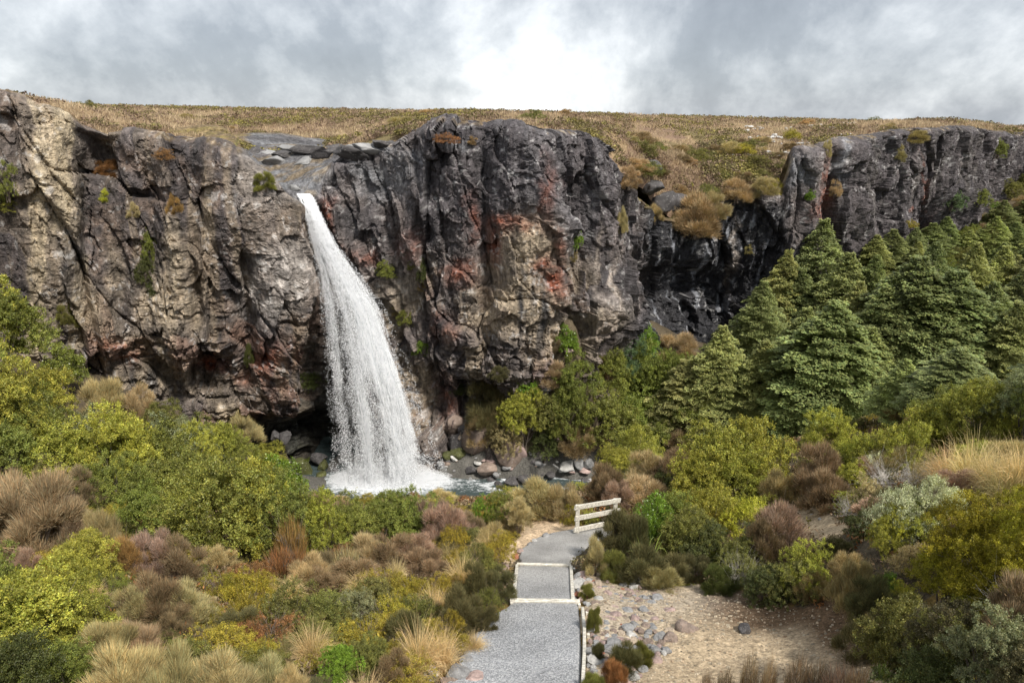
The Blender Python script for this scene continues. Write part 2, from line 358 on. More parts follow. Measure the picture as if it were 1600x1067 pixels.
for k in range(nz_cap):
    w = ((k+1)/nz_cap)**1.4*14.0; j = nz_cl+nz_arc+k
    bx[:, j] = cxx-nx*(R+w); by[:, j] = cyy-ny*(R+w); zc_ = rim+capslope*w; pz_ = rbf_eval(pfit, bx[:, j], by[:, j])-.5; kb = sstep(1.0, 3.5, w)*(1-sstep(380, 400, pxr)*sstep(650, 630, pxr)); bz[:, j] = zc_*(1-kb)+np.minimum(zc_, pz_)*kb; ux[:, j] = 0.25; uz[:, j] = 0.97; hz[:, j] = w
bqx, bqy, _ = proj(np.stack([bx, by, bz], -1))
s2 = np.repeat(sN[:, None], bx.shape[1], 1); z2 = bz + hz*1.0
def gb(px, py, rx, ry, p=2): return np.exp(-(np.abs((bqx-px)/rx)**p + np.abs((bqy-py)/ry)**p))
# lower walls are thinly bedded, upper walls massive with tall joints
pp3 = np.stack([s2, z2, 0*s2], -1)
wa = fbm(pp3*0.16, 2, 41)*1.1; wb = fbm(pp3*0.2+9, 2, 42)*1.0
sw, zw = s2+wa, z2+wb
low = sstep(14, 8, z2+2.5*fbm(pp3*0.12, 2, 43)+np.where(bqx < 520, -3.5, 0)+0)
D = np.zeros_like(bx)
brk = fbm(pp3*.35+50, 3, 58)
F1, F2, r, ox, oy = cells(sw/4.6+.04*zw, zw/13.0, 51, .9, 6); D += (r[0]-.5)*2.1 + ox*4.6*(r[1]-.5)*.9 + oy*13*(r[2]-.5)*.12; e1 = F2-F1; tA = r[2]
D -= 0.40*np.exp(-e1/0.018)*sstep(-.5, .1, brk)
F1, F2, r, ox, oy = cells((sw+.08*zw)/1.7, zw/3.3, 52, .9, 6); D += ((r[0]-.5)*1.0 + ox*1.7*(r[1]-.5)*1.3 + oy*3.3*(r[2]-.5)*.35)*(.75+.25*low); e2 = F2-F1; tB = r[0]; tC = r[2]
D -= 0.22*np.exp(-e2/0.025)*sstep(-.2, .3, fbm(pp3*.6+20, 3, 59))
F1, F2, r, ox, oy = cells(sw/.8+3+.06*zw, zw/.95, 53, .95, 5); D += ((r[0]-.5)*.46 + ox*.8*(r[1]-.5)*1.3 + oy*.95*(r[2]-.5)*.8)*(.45+.55*low)*sstep(-.6, .2, brk+.2); tD = r[1]
F1, F2, r, ox, oy = cells((s2+.3*wa)/2.4, (z2+.15*wb+.10*s2)/.36, 54, .8); D += (r[0]-.5)*.42*low*sstep(-.3, .2, fbm(pp3*.3, 2, 57))
F1, F2, r, ox, oy = cells((s2+.3*wa)/.4, (z2+.3*wb)/.34, 55, .9, 3); D += ((r[0]-.5)*.17 + ox*.4*(r[1]-.5)*1.1)*(.45+.55*low)*sstep(-.4,.1,fbm(pp3*.5+70,3,67))
D += 0.45*fbm(pp3*0.33, 2, 61) + 0.11*fbm(pp3*1.3, 3, 62) + 0.06*(1-np.abs(fbm(pp3*3.5, 3, 63))*2) + .22*fbm(np.stack([s2*.9, z2*.12, 0*s2], -1), 3, 64)
D *= np.where(hz > 0, 0.55, 1.0)*(1-0.35*sstep(0, 1, uz))
# overall forms of this cliff
D += 1.3*gb(95, 420, 90, 260) - 1.2*gb(160, 330, 26, 170)            # left buttresses and the gully between them
D += 1.0*gb(330, 420, 90, 200) + 1.6*gb(455, 470, 55, 120, 3) - 1.2*gb(235, 380, 28, 150) 
D -= 1.6*gb(385, 520, 14, 100) + 1.6*gb(290, 600, 120, 40)           # joints, undercut
D -= 5.0*gb(470, 712, 110, 52, 4) + 1.5*gb(540, 560, 40, 240)        # cave behind the falls
D -= 2.2*gb(505, 560, 18, 140)
D += 1.0*gb(700, 300, 60, 150) + 1.3*gb(820, 330, 60, 160) - 1.2*gb(757, 400, 14, 180) - 0.8*gb(652, 420, 8, 160)
D -= 2.2*gb(720, 640, 70, 40) + 1.2*gb(610, 500, 40, 80)             # hollow right of the falls
D -= 3.0*gb(1095, 480, 95, 60, 3) + 1.5*gb(1030, 400, 35, 100) + 1.2*gb(1180, 420, 40, 110)   # black alcove
D += 1.6*gb(1010, 520, 60, 40) + 1.4*gb(930, 480, 40, 60)
D -= 2.4*gb(1470, 370, 22, 60) + 1.5*gb(1085, 380, 16, 70)
D -= 2.2*gb(800, 675, 110, 60) + 1.6*gb(503, 350, 16, 60)
D -= 1.6*gb(135, 330, 16, 130) + 1.4*gb(165, 250, 26, 50) + 1.2*gb(312, 450, 10, 120) + 1.0*gb(190, 450, 16, 100)
D += .25*fbm(pp3*np.array([2.2, 1.1, 1]), 4, 68, .6)*(uz < .5)
D += .9*gb(268, 330, 26, 90) + .9*gb(355, 330, 40, 80)
D += 1.0*gb(560, 250, 60, 30)
# falls chute: smooth water-worn rock
chute = gb(468, 285, 38, 30, 3)
D = D*(1-.6*chute)
chan = sstep(375, 400, bqx)*sstep(660, 640, bqx)*sstep(.5, 1, uz)*sstep(0, 1.5, hz)
Wp = np.stack([bx + nx[:, None]*ux*D, by + ny[:, None]*ux*D, bz + uz*((.4+.75*chan)*D-.25+.55*chan*fbm(pp3*np.array([.5, .35, 1])+90, 3, 97))], -1)
# smaller irregularities sideways so faces are not only pushed one way
q = fbm(Wp*0.9, 3, 71); Wp[..., 0] += .18*q; Wp[..., 2] += .14*fbm(Wp*1.1+40, 3, 72)
cpx, cpy, czc = proj(Wp)
# cliff colours: each stain has its own place on the rock
vst = fbm(np.stack([s2*1.3, z2*.10, 0*s2], -1), 4, 81); vst2 = fbm(np.stack([s2*3.2, z2*.22, 0*s2+3], -1), 3, 82)
pat = fbm(pp3*.45, 4, 83); pat2 = fbm(pp3*1.6, 4, 84); pat3 = fbm(pp3*5, 3, 85)
wpx = cpx + 22*pat + 8*pat2; wpy = cpy + 22*fbm(pp3*.45+7, 4, 86) + 8*pat3
def blob(L):
    m = np.zeros_like(bx)
    for (a, b_, rx, ry, am) in L: m = np.maximum(m, am*np.exp(-(np.abs((wpx-a)/rx)**2.5+np.abs((wpy-b_)/ry)**2.5)))
    return m
def lay(C, m, col): m = np.clip(m, 0, 1)[..., None]; return C*(1-m)+np.array(col)*m
C = np.ones(bx.shape+(3,))*np.array([.145, .122, .115])
C = lay(C, sstep(-.3, .5, pat+.6*vst), (.085, .076, .078))
leftw = sstep(530, 480, cpx)
C = C*(.72+.62*tB[..., None])*(.85+.3*tD[..., None])
C = lay(C, leftw*sstep(-.15, .35, pat2*.7+pat*.6+.05)*.7, (.185, .132, .100))
C = lay(C, leftw*sstep(-.15, .12, fbm(pp3*np.array([.7, .35, 1])+5, 4, 87))*.75, (.080, .068, .067))
C = lay(C, sstep(.12, .32, vst)*sstep(-.2, .3, pat+.2)*(leftw*.4), (.38, .295, .20))
C = lay(C, leftw*sstep(.1, .2, vst2)*sstep(0, .3, -pat+.2)*.7, (.06, .052, .05))
mid = sstep(620, 680, cpx)*sstep(1000, 950, cpx)*sstep(400, 330, cpy)
C = lay(C, mid*.8, (.082, .074, .080)); C = lay(C, mid*sstep(.1, .35, vst)*.6, (.15, .14, .145))
right = sstep(1290, 1330, cpx); C = lay(C, right*.75, (.075, .066, .070)); C = lay(C, right*sstep(.1, .4, vst)*.5, (.125, .112, .10))
lm = sstep(560, 620, cpx)*sstep(980, 900, cpx)*sstep(380, 450, cpy)
C = lay(C, lm*.7*sstep(-.3, .3, pat2), (.19, .155, .13))
lm = sstep(560, 620, cpx)*sstep(980, 900, cpx)*sstep(380, 450, cpy)
C = lay(C, sstep(.74, .80, tC+.10*pat2)*(leftw*.22+lm*.6), (.33, .265, .19)); C = lay(C, sstep(.80, .86, tB+.08*pat2)*(leftw+lm*.7)*.6, (.24, .14, .10)); C = lay(C, sstep(.76, .82, tA+.05*pat2)*leftw*.15, (.28, .225, .165))
C = lay(C, blob([(75,220,20,90,1),(100,190,16,60,.9),(60,300,22,90,.85),(105,330,20,70,.7),(60,420,14,60,.7),(250,470,40,60,.8),(140,490,35,40,.75),(285,420,18,50,.8),(345,660,24,30,1),(240,600,75,30,.75),(200,540,50,18,.6),(300,480,22,50,.8),
                (805,470,65,38,1),(835,390,40,50,.95),(775,500,40,30,.9),(860,520,40,40,.75),(800,400,30,40,.7),(625,455,36,24,.75),(665,600,14,40,.7),(770,420,12,60,.7),(560,640,20,30,.5),(950,500,40,18,.4),(120,440,10,60,.6),(170,230,10,50,.5),(75,500,16,50,.6),(35,560,20,40,.4),(180,430,14,60,.5),(330,330,8,60,.5)])*(1.05+.6*pat2+.3*vst), (.40, .325, .235))
C = lay(C, blob([(455,425,45,50,1),(430,480,50,22,.85),(470,390,35,25,.7),(395,430,18,35,.7),(400,300,30,40,.6),(630,440,30,30,.6),(960,480,35,14,.5)])*(.7+.8*pat2), (.46, .42, .385))
C = lay(C, blob([(860,300,9,50,.7),(800,355,55,16,1),(770,380,16,30,.8),(868,440,18,34,1),(880,400,9,40,.7),(738,345,9,34,.9),(720,430,26,14,.8),(512,330,9,34,.9),(535,390,22,12,.7),(1292,300,8,46,.9),(1280,330,14,14,.7),(190,545,34,12,.9),(325,568,24,12,.8),(420,560,30,26,.6),
                (385,590,20,12,.5),(470,560,14,24,.4),(1455,380,7,30,.6),(570,400,20,14,.5),(60,145,20,6,.9),(640,385,20,30,.4),(700,510,30,20,.4),(1440,300,3,50,.6),(700,620,20,30,.5)])*(.80+1.1*pat2), (.25, .085, .05))
C = lay(C, blob([(585,285,45,22,.75),(600,235,30,15,.6),(715,225,14,16,.7),(640,245,25,12,.6),(470,280,50,28,.9),(420,250,35,18,.8),(1250,260,20,25,.6),(1320,240,9,40,.8),(1135,360,22,12,.8),(620,265,30,30,.5)])*(.8+.5*pat2), (.27, .28, .30))
def band(pts, wd):
    yy_ = [p[1] for p in pts]; xc = np.interp(cpy, yy_, [p[0] for p in pts]); inside = sstep(yy_[0]-6, yy_[0]+10, cpy)*sstep(yy_[-1]+25, yy_[-1]-25, cpy)
    return inside*sstep(1.25, .75, np.abs(cpx+9*pat2+5*vst2-xc)/wd)
C = lay(C, .95*band([(52, 150), (72, 215), (70, 260), (60, 330), (56, 420), (50, 560)], 13)*(.8+.5*vst2), (.47, .385, .265))
C = lay(C, .9*band([(98, 160), (100, 210), (92, 260), (100, 310), (95, 360)], 15)*(.8+.5*vst2), (.45, .37, .25))
C = lay(C, .7*band([(130, 400), (120, 480), (115, 560)], 10)+.6*band([(262, 330), (268, 420), (262, 520), (255, 600)], 12)*(.7+.8*vst2), (.40, .33, .235))
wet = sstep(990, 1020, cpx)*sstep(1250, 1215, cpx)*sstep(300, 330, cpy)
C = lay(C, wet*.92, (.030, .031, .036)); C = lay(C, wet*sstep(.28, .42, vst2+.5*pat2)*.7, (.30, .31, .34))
C = lay(C, blob([(965,450,6,45,.9),(1145,400,4,60,.6),(935,400,3,50,.9)]), (.40, .34, .29))
blk = blob([(820,490,8,40,1),(845,500,10,50,.9),(235,600,14,30,.9),(205,590,8,30,.8),(445,640,14,20,.8),(110,420,18,60,.6),(830,440,5,30,.7),(270,620,10,30,.8),(760,300,18,90,.5)])*sstep(-.35, .2, vst2+.3)
C = lay(C, blk, (.05, .05, .055))
C = lay(C, sstep(.30, .36, pat3*.6+pat2*.55)*.45, (.42, .41, .40))              # lichen flecks
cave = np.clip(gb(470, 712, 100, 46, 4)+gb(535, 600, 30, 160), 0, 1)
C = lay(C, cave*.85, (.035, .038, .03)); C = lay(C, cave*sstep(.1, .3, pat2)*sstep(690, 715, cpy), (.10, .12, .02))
capm = sstep(2.0, 5.0, hz+2.5*pat)*np.where((cpx > 385) & (cpx < 660), .0, 1)*np.where((cpx > 660) & (cpx < 960), .25, 1)
C = lay(C, chan*.8, (.11, .108, .115)); C = lay(C, chan*sstep(530, 500, cpx)*.8*sstep(-.2, .2, pat2+.1), (.19, .195, .205)); C = lay(C, chan*sstep(.0, .25, pat2)*.7, (.09, .085, .09))
veg = np.clip(capm + sstep(980, 1000, cpx)*sstep(1240, 1225, cpx)*sstep(.2, .7, uz), 0, 1)*sstep(-.45, 0, pat2+.3)
C = lay(C, veg, (.20, .145, .08)); C = lay(C, veg*sstep(.0, .3, pat2), (.14, .13, .045))
ledge = sstep(.12, .38, pat2+.35*pat)*sstep(.55, .9, np.gradient(D, axis=1)*0+uz)*.5; C = lay(C, ledge, (.22, .15, .06))
C = np.clip(1.0*C*(1+.28*pat3[..., None]+.25*pat2[..., None]), .012, .8)
m_rock, nt, b = principled('cliff_rock', 0.85, 0.3)
oc = objco(nt); c = attr(nt)[0]
na = noise(nt, oc, 2.2, 8, 0.68, .3); nb = noise(nt, mapping(nt, oc, (3.5, 3.5, .45)), 1.0, 6, 0.6); nc = noise(nt, oc, 13, 4, 0.65)
cc = mix(nt, 1.0, c, ramp(nt, na, [(0.30, .60), (0.5, .98), (0.70, 1.5)]), 'MULTIPLY')
cc = mix(nt, 1.0, cc, ramp(nt, nb, [(0.33, .62), (0.5, 1.0), (0.68, 1.5)]), 'MULTIPLY')
cc = mix(nt, ramp(nt, nc, [(0.63, 0), (0.68, .5)]), cc, (.42, .41, .40))
nt.links.new(cc, b.inputs['Base Color'])
vb = N(nt, 'ShaderNodeTexVoronoi', feature='DISTANCE_TO_EDGE'); vb.inputs['Scale'].default_value = 1.0
warp = N(nt, 'ShaderNodeVectorMath', operation='ADD'); nt.links.new(mapping(nt, oc, (1.6, 1.6, 2.6)), warp.inputs[0])
wn = N(nt, 'ShaderNodeTexNoise'); wn.inputs['Scale'].default_value = 1.2; nt.links.new(oc, wn.inputs['Vector']); nt.links.new(wn.outputs['Color'], warp.inputs[1]); nt.links.new(warp.outputs[0], vb.inputs['Vector'])
crk = ramp(nt, vb.outputs['Distance'], [(0.0, 0.0), (0.05, 1.0)])
h = mth(nt, 'ADD', mth(nt, 'ADD', mth(nt, 'MULTIPLY', na, 1.2), mth(nt, 'MULTIPLY', nc, .35)), mth(nt, 'MULTIPLY', crk, .16))
bump(nt, b, h, 1.0, 0.22)
wetn = attr(nt)[0]; lum = N(nt, 'ShaderNodeRGBToBW'); nt.links.new(wetn, lum.inputs[0])
nt.links.new(ramp(nt, lum.outputs[0], [(0.04, .38), (0.09, .9)]), b.inputs['Roughness'])
nV = bx.shape[1]
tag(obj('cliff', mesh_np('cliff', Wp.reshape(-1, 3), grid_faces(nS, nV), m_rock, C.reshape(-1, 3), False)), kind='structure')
fpx, fpy, fz, fW = cpx.ravel(), cpy.ravel(), czc.ravel(), Wp.reshape(-1, 3)
def cliff_at(px, py, r=5):
    m = np.nonzero((np.abs(fpx-px) < r) & (np.abs(fpy-py) < r))[0]
    if not len(m): return None
    return fW[m[np.argmin(fz[m])]]
cliff_cells = {}

# ------------------------------------------------------------------ plateau
ANGS = np.interp(np.linspace(0, 1, 900), np.linspace(0, 1, len(pl)), pl[:, 0]/pl[:, 1])
apx = np.concatenate([np.linspace(-600, -20, 60)[:-1], np.linspace(-20, 1640, 820)[:-1], np.linspace(1640, 1800, 20)])
ANGS = np.interp(apx, [a for a, _, _ in plan], pl[:, 0]/pl[:, 1])
cy_ = np.interp(ANGS, pl[:, 0]/pl[:, 1], pl[:, 1])
for _ in range(3): cy_ = smooth1(cy_, 1)
slp = sstep(968, 990, apx)*sstep(1250, 1236, apx)
ai = np.linspace(0, 1, 230)**2.4*640
PY = cy_[:, None]+(3.6+.2*slp)[:, None]+ai[None]; PX = PY*ANGS[:, None]
PZ = rbf_eval(pfit, PX, PY)
pP = np.stack([PX, PY, PZ], -1)
PZ = PZ + (.35*fbm(pP*np.array([.12, .12, 0]), 4, 91)+.22*fbm(pP*np.array([.8, .8, 0]), 3, 92))*(sstep(0, 8, ai)[None]*.85+.15)
PZ[:, 0] -= 2.5-1.5*slp
isel = apx
pV = np.stack([PX, PY, PZ], -1); pN = fbm(pV*np.array([.16, .16, 0]), 4, 93)[..., None]; pN2 = fbm(pV*np.array([.9, .9, 0]), 3, 94)[..., None]
PC = np.array([.25, .18, .105])*(1+.25*pN2)
PC = PC*np.ones(pV.shape); PC = PC+(np.array([.15, .12, .06])-PC)*sstep(.02, .25, pN+.5*pN2); PC = PC+(np.array([.19, .13, .09])-PC)*sstep(.12, .3, -pN+.3*pN2)
tag(obj('plateau', mesh_np('plateau', pV.reshape(-1, 3), grid_faces(len(isel), len(ai)), m_ground, np.clip(PC, .02, .6).reshape(-1, 3), True)), kind='structure')
def plateau_z(x, y): return rbf_eval(pfit, np.asarray(x, float), np.asarray(y, float))


# ------------------------------------------------------------------ water
m_water, nt, b = principled('stream_water', 0.08, 0.5)
oc = objco(nt); c = attr(nt)[0]
f1 = noise(nt, mapping(nt, oc, (1.3, 3.2, 1)), 1.3, 7, 0.65, .6); f2 = noise(nt, oc, 7, 4, .6)
fo = attr(nt)[2]
foam = mth(nt, 'ADD', mth(nt, 'ADD', mth(nt, 'MULTIPLY', f1, .8), mth(nt, 'MULTIPLY', f2, .35)), mth(nt, 'MULTIPLY', fo, .75))
fm = ramp(nt, mth(nt, 'MULTIPLY', foam, .8), [(0.64, 0), (0.76, .5), (0.9, 1)])
nt.links.new(mix(nt, fm, (.055, .075, .075), (.86, .89, .92)), b.inputs['Base Color'])
nt.links.new(ramp(nt, fm, [(0, .08), (.6, .6)]), b.inputs['Roughness'])
bump(nt, b, mth(nt, 'ADD', f1, mth(nt, 'MULTIPLY', f2, .4)), .9, .12)
wx = np.linspace(-17, 22, 340); wy = np.linspace(41.5, 56, 150); WX, WY = np.meshgrid(wx, wy, indexing='ij')
wv = np.stack([WX, WY, 0*WX], -1)
fall_d = np.hypot((WX+9.6)/4.6, (WY-48.0)/2.1)
foamv = np.clip(1.12-.62*fall_d, 0, 1)+.42*sstep(-4, -1, WX)*sstep(.2, .6, fbm(wv*np.array([.5, 1.2, 0]), 3, 101)+.35)+.15*sstep(-5, 0, WX)
wv[..., 2] = .035*fbm(wv*np.array([1.2, 2.2, 0]), 3, 100)+.22*np.exp(-(fall_d/1.0)**2)*(1+.5*fbm(wv*2.5, 3, 102))
wc = np.repeat(np.clip(foamv, 0, 1)[..., None], 3, -1)
tag(obj('water', mesh_np('water', wv.reshape(-1, 3), grid_faces(340, 150), m_water, wc.reshape(-1, 3), True)), kind='structure')

m_fall = bpy.data.materials.new('falling_water'); m_fall.use_nodes = True; nt = m_fall.node_tree; nt.nodes.clear()
out = N(nt, 'ShaderNodeOutputMaterial'); fl = attr(nt, 'flow')[1]
sx = N(nt, 'ShaderNodeSeparateXYZ'); nt.links.new(fl, sx.inputs[0])
w = noise(nt, fl, 2.0, 3, .5)
st = noise(nt, mapping(nt, fl, (26, 3.4, 1)), 1.0, 6, .66, .8); gr = noise(nt, mapping(nt, fl, (60, 42, 1)), 1.0, 5, .75); bg = noise(nt, mapping(nt, fl, (5, 2.4, 1), (3, 1, 0)), 1.0, 4, .55, .4)
edge = mth(nt, 'MULTIPLY', mth(nt, 'MULTIPLY', sx.outputs[0], mth(nt, 'SUBTRACT', 1.0, sx.outputs[0])), 4.0)
edge = mth(nt, 'POWER', mth(nt, 'MAXIMUM', edge, 0.0), .45)
k = mth(nt, 'ADD', mth(nt, 'ADD', mth(nt, 'MULTIPLY', st, .30), mth(nt, 'MULTIPLY', gr, .66)), mth(nt, 'MULTIPLY', bg, 1.2))
k = mth(nt, 'ADD', k, mth(nt, 'MULTIPLY', sx.outputs[1], -.17)); k = mth(nt, 'ADD', k, mth(nt, 'MULTIPLY', edge, .30))
al = ramp(nt, mth(nt, 'MULTIPLY', k, .5), [(.56, 0), (.71, .95)])
df = N(nt, 'ShaderNodeBsdfDiffuse'); tr = N(nt, 'ShaderNodeBsdfTranslucent'); ts = N(nt, 'ShaderNodeBsdfTransparent')
wcol = mix(nt, ramp(nt, gr, [(.35, 0), (.6, 1)]), (.72, .76, .80), (.95, .96, .97))
nt.links.new(wcol, df.inputs[0]); nt.links.new(wcol, tr.inputs[0])
m1 = N(nt, 'ShaderNodeMixShader'); m1.inputs[0].default_value = .35; nt.links.new(df.outputs[0], m1.inputs[1]); nt.links.new(tr.outputs[0], m1.inputs[2])
m2 = N(nt, 'ShaderNodeMixShader'); nt.links.new(al, m2.inputs[0]); nt.links.new(ts.outputs[0], m2.inputs[1]); nt.links.new(m1.outputs[0], m2.inputs[2]); nt.links.new(m2.outputs[0], out.inputs[0])
m_drop, nt, b = principled('spray_drops', .4, .4); b.inputs['Base Color'].default_value = (.92, .93, .95, 1)
FT = np.array([(303,464,484,50.9),(310,468,490,50.0),(325,473,496,49.4),(345,480,505,48.9),(380,488,522,48.5),(430,501,558,48.3),(480,508,592,48.2),(540,514,616,48.1),(600,520,638,48.0),(660,526,656,48.0),(710,531,672,48.1),(752,529,688,48.0),(778,527,694,47.8)], float)
def fall_pt(u, v, dd=0.0):
    """u across 0..1, v down 0..1, dd distance towards the viewer"""
    k = v*(len(FT)-1); rr = [np.interp(k, np.arange(len(FT)), FT[:, q]) for q in range(4)]
    px = rr[1]+(rr[2]-rr[1])*u; Y = rr[3]-dd-.8*np.sin(np.pi*np.clip(u, 0, 1))*np.clip(v*2, 0, 1)
    q = np.array(P(px, rr[0], Y)); return np.moveaxis(q, 0, -1)
FW = []; FF = []; FU = []
uu, vv = np.meshgrid(np.linspace(-.02, 1.02, 60), np.linspace(0, 1, 160), indexing='ij')
for li, dd in enumerate((-.5, -.1, .3, .65)):
    vvw = vv; q = fall_pt(uu, vvw, dd*(.25+.75*vv))
    q[..., 1] += .12*fbm(np.stack([uu*9, vv*5, 0*uu+li], -1), 3, 110); q[..., 0] += (.16*fbm(np.stack([uu*3, vv*14, 0*uu+li*7], -1), 3, 111))*vv
    FF.append(grid_faces(60, 160)+len(FW)*9600); FW.append(q.reshape(-1, 3)); FU.append(np.stack([uu+li*0, vv], -1).reshape(-1, 2))
for li in range(4): FU[li] = FU[li]*1.0
me_f = mesh_np('waterfall', np.vstack(FW), np.vstack(FF), m_fall, None, True, np.vstack(FU))
wf = obj('waterfall', me_f); tag(wf, 'white waterfall fanning out from a notch in the cliff into the pool', 'waterfall')
def drops(n, cen, size):
    T = np.array([[1,0,0],[-1,0,0],[0,1,0],[0,-1,0],[0,0,1],[0,0,-1]], float); Fo = np.array([[0,2,4],[2,1,4],[1,3,4],[3,0,4],[2,0,5],[1,2,5],[3,1,5],[0,3,5]])
    s = size[:, None, None]*np.stack([np.ones(n), np.ones(n), 1+1.6*rs.rand(n)], -1)[:, None]
    V = cen[:, None]+T[None]*s; F = Fo[None]+6*np.arange(n)[:, None, None]
    return V.reshape(-1, 3), F.reshape(-1, 3)
n = 210000; u = rs.rand(n)*1.20-.09; v = rs.rand(n)**.8
dn = fbm(np.stack([u*22, v*26, 0*u], -1), 4, 120, .7)+.6*fbm(np.stack([u*5, v*3, 0*u], -1), 2, 121)
keep = (dn > -.02-.5*rs.rand(n)) & ((u > 0) | (rs.rand(n) < .5*v)) & ((u < 1) | (rs.rand(n) < .6*v)); u, v = u[keep], v[keep]
cen = fall_pt(u, v, .35+.7*rs.rand(len(u))*(.2+v)) + rs.randn(len(u), 3)*.10*np.clip(v, .1, 1)[:, None]
V, F = drops(len(u), cen, .006+.016*rs.rand(len(u))**2.0)
spo = obj('spray', mesh_np('spray', V, F, m_drop, None)); spo.parent = wf
n = 110000; a = rs.rand(n)*6.28; rr_ = rs.rand(n)**.6
base = np.stack([-9.7+4.8*rr_*np.cos(a), 47.9+1.6*rr_*np.sin(a), -.02+2.4*rs.rand(n)**3.2*(1.15-rr_)], -1)
V, F = drops(n, base, .005+.012*rs.rand(n)**2)
so = obj('splash', mesh_np('splash', V, F, m_drop, None)); so.parent = wf

# ------------------------------------------------------------------ foliage kit
def foliage_mat(name, transl=.25, rough=.55, vary=.25, spec=.3, alb=1.0):
    m, nt, b = principled(name, rough, spec); oi = N(nt, 'ShaderNodeObjectInfo'); c = attr(nt)[0]
    col = mix(nt, 1.0, oi.outputs['Color'], c, 'MULTIPLY')
    nz = noise(nt, objco(nt), 3.0, 3, .6)
    col = mix(nt, 1.0, col, ramp(nt, nz, [(.3, 1-vary), (.7, 1+vary*1.4)]), 'MULTIPLY')
    nt.links.new(col, b.inputs['Base Color']); t = N(nt, 'ShaderNodeBsdfTranslucent'); nt.links.new(mix(nt, 1.0, col, (1.15, 1.2, .6), 'MULTIPLY'), t.inputs[0])
    ms = N(nt, 'ShaderNodeMixShader'); ms.inputs[0].default_value = transl; o_ = nt.nodes['Material Output']
    nt.links.new(b.outputs[0], ms.inputs[1]); nt.links.new(t.outputs[0], ms.inputs[2]); nt.links.new(ms.outputs[0], o_.inputs[0]); return m
M_leaf = foliage_mat('leaf', .28, .5); M_gloss = foliage_mat('glossy_leaf', .25, .28, .2, .5); M_dry = foliage_mat('dry_twig', .15, .8, .3, .1); M_grass = foliage_mat('grass_blade', .3, .7, .2, .2)
M_bark, nt, b = principled('bark', .9, .2); oc = objco(nt)
nt.links.new(mix(nt, ramp(nt, noise(nt, mapping(nt, oc, (6, 6, 1.5)), 3, 4), [(.4, 0), (.6, 1)]), (.10, .075, .055), (.24, .20, .17)), b.inputs['Base Color'])
M_dead, nt, b = principled('bleached_wood', .85, .2); nt.links.new(ramp(nt, noise(nt, objco(nt), 8, 4), [(.35, (.28, .25, .22)), (.6, (.62, .58, .53))]), b.inputs['Base Color'])

def unit(v): return v/np.maximum(np.linalg.norm(v, axis=-1, keepdims=True), 1e-9)
def rdir(n): return unit(rs.randn(n, 3))
def leaf_quads(c, axis, nrm, L, W):
    """rhombic leaves: centres c, long axis, surface normal"""
    a = unit(axis); s = unit(np.cross(a, nrm)); n = len(c); L = np.broadcast_to(L, (n,))[:, None]; W = np.broadcast_to(W, (n,))[:, None]
    V = np.stack([c-a*L*.5, c+s*W*.5+a*L*.05, c+a*L*.5, c-s*W*.5+a*L*.05], 1)
    return V.reshape(-1, 3), (np.arange(n)[:, None]*4+np.arange(4)[None])
def tint(n, k, lo=.7, hi=1.35, hue=.12, per=4):
    g = lo+(hi-lo)*rs.rand(n); h = (rs.rand(n)-.5)*2*hue
    return np.repeat(np.stack([g*(1+h), g, g*(1-h*.6)], -1), per, 0)
def blades(base, dirs, L, W, droop, seg=3, curl=None):
    n = len(base); L = np.broadcast_to(L, (n,)); W = np.broadcast_to(W, (n,)); droop = np.broadcast_to(droop, (n,))
    d = unit(dirs); side = unit(np.cross(d, rdir(n))); p = base.copy(); Vs = []
    for k in range(seg+1):
        w = W*(1-k/seg)**.7*.5+W*.04; Vs.append(np.stack([p-side*w[:, None], p+side*w[:, None]], 1))
        p = p+d*(L/seg)[:, None]; d = unit(d+np.array([0, 0, -1.0])*(droop*(k+1)/seg)[:, None])
    V = np.stack(Vs, 1).reshape(n, -1, 3); F = []
    for k in range(seg): F.append(np.array([2*k, 2*k+1, 2*k+3, 2*k+2]))
    F = np.array(F)[None]+np.arange(n)[:, None, None]*(2*(seg+1)); return V.reshape(-1, 3), F.reshape(-1, 4), 2*(seg+1)
def tube(pts, r, ns=5):
    pts = np.asarray(pts, float); n = len(pts); r = np.broadcast_to(r, (n,)); t = unit(np.gradient(pts, axis=0)); up = np.array([.31, .22, .92]); s1 = unit(np.cross(t, up)); s2_ = np.cross(t, s1)
    a = np.linspace(0, 2*np.pi, ns, endpoint=False)
    V = pts[:, None]+r[:, None, None]*(s1[:, None]*np.cos(a)[None, :, None]+s2_[:, None]*np.sin(a)[None, :, None])
    F = []
    for i in range(n-1):
        for j in range(ns): F.append([i*ns+j, i*ns+(j+1) % ns, (i+1)*ns+(j+1) % ns, (i+1)*ns+j])
    return V.reshape(-1, 3), np.array(F)
def join(L):
    V = []; F = []; C_ = []; o_ = 0
    for it in L:
        V.append(it[0]); F.append(it[1]+o_); o_ += len(it[0])
        if len(it) > 2: C_.append(it[2])
    return np.vstack(V), np.vstack(F), (np.vstack(C_) if C_ else None)
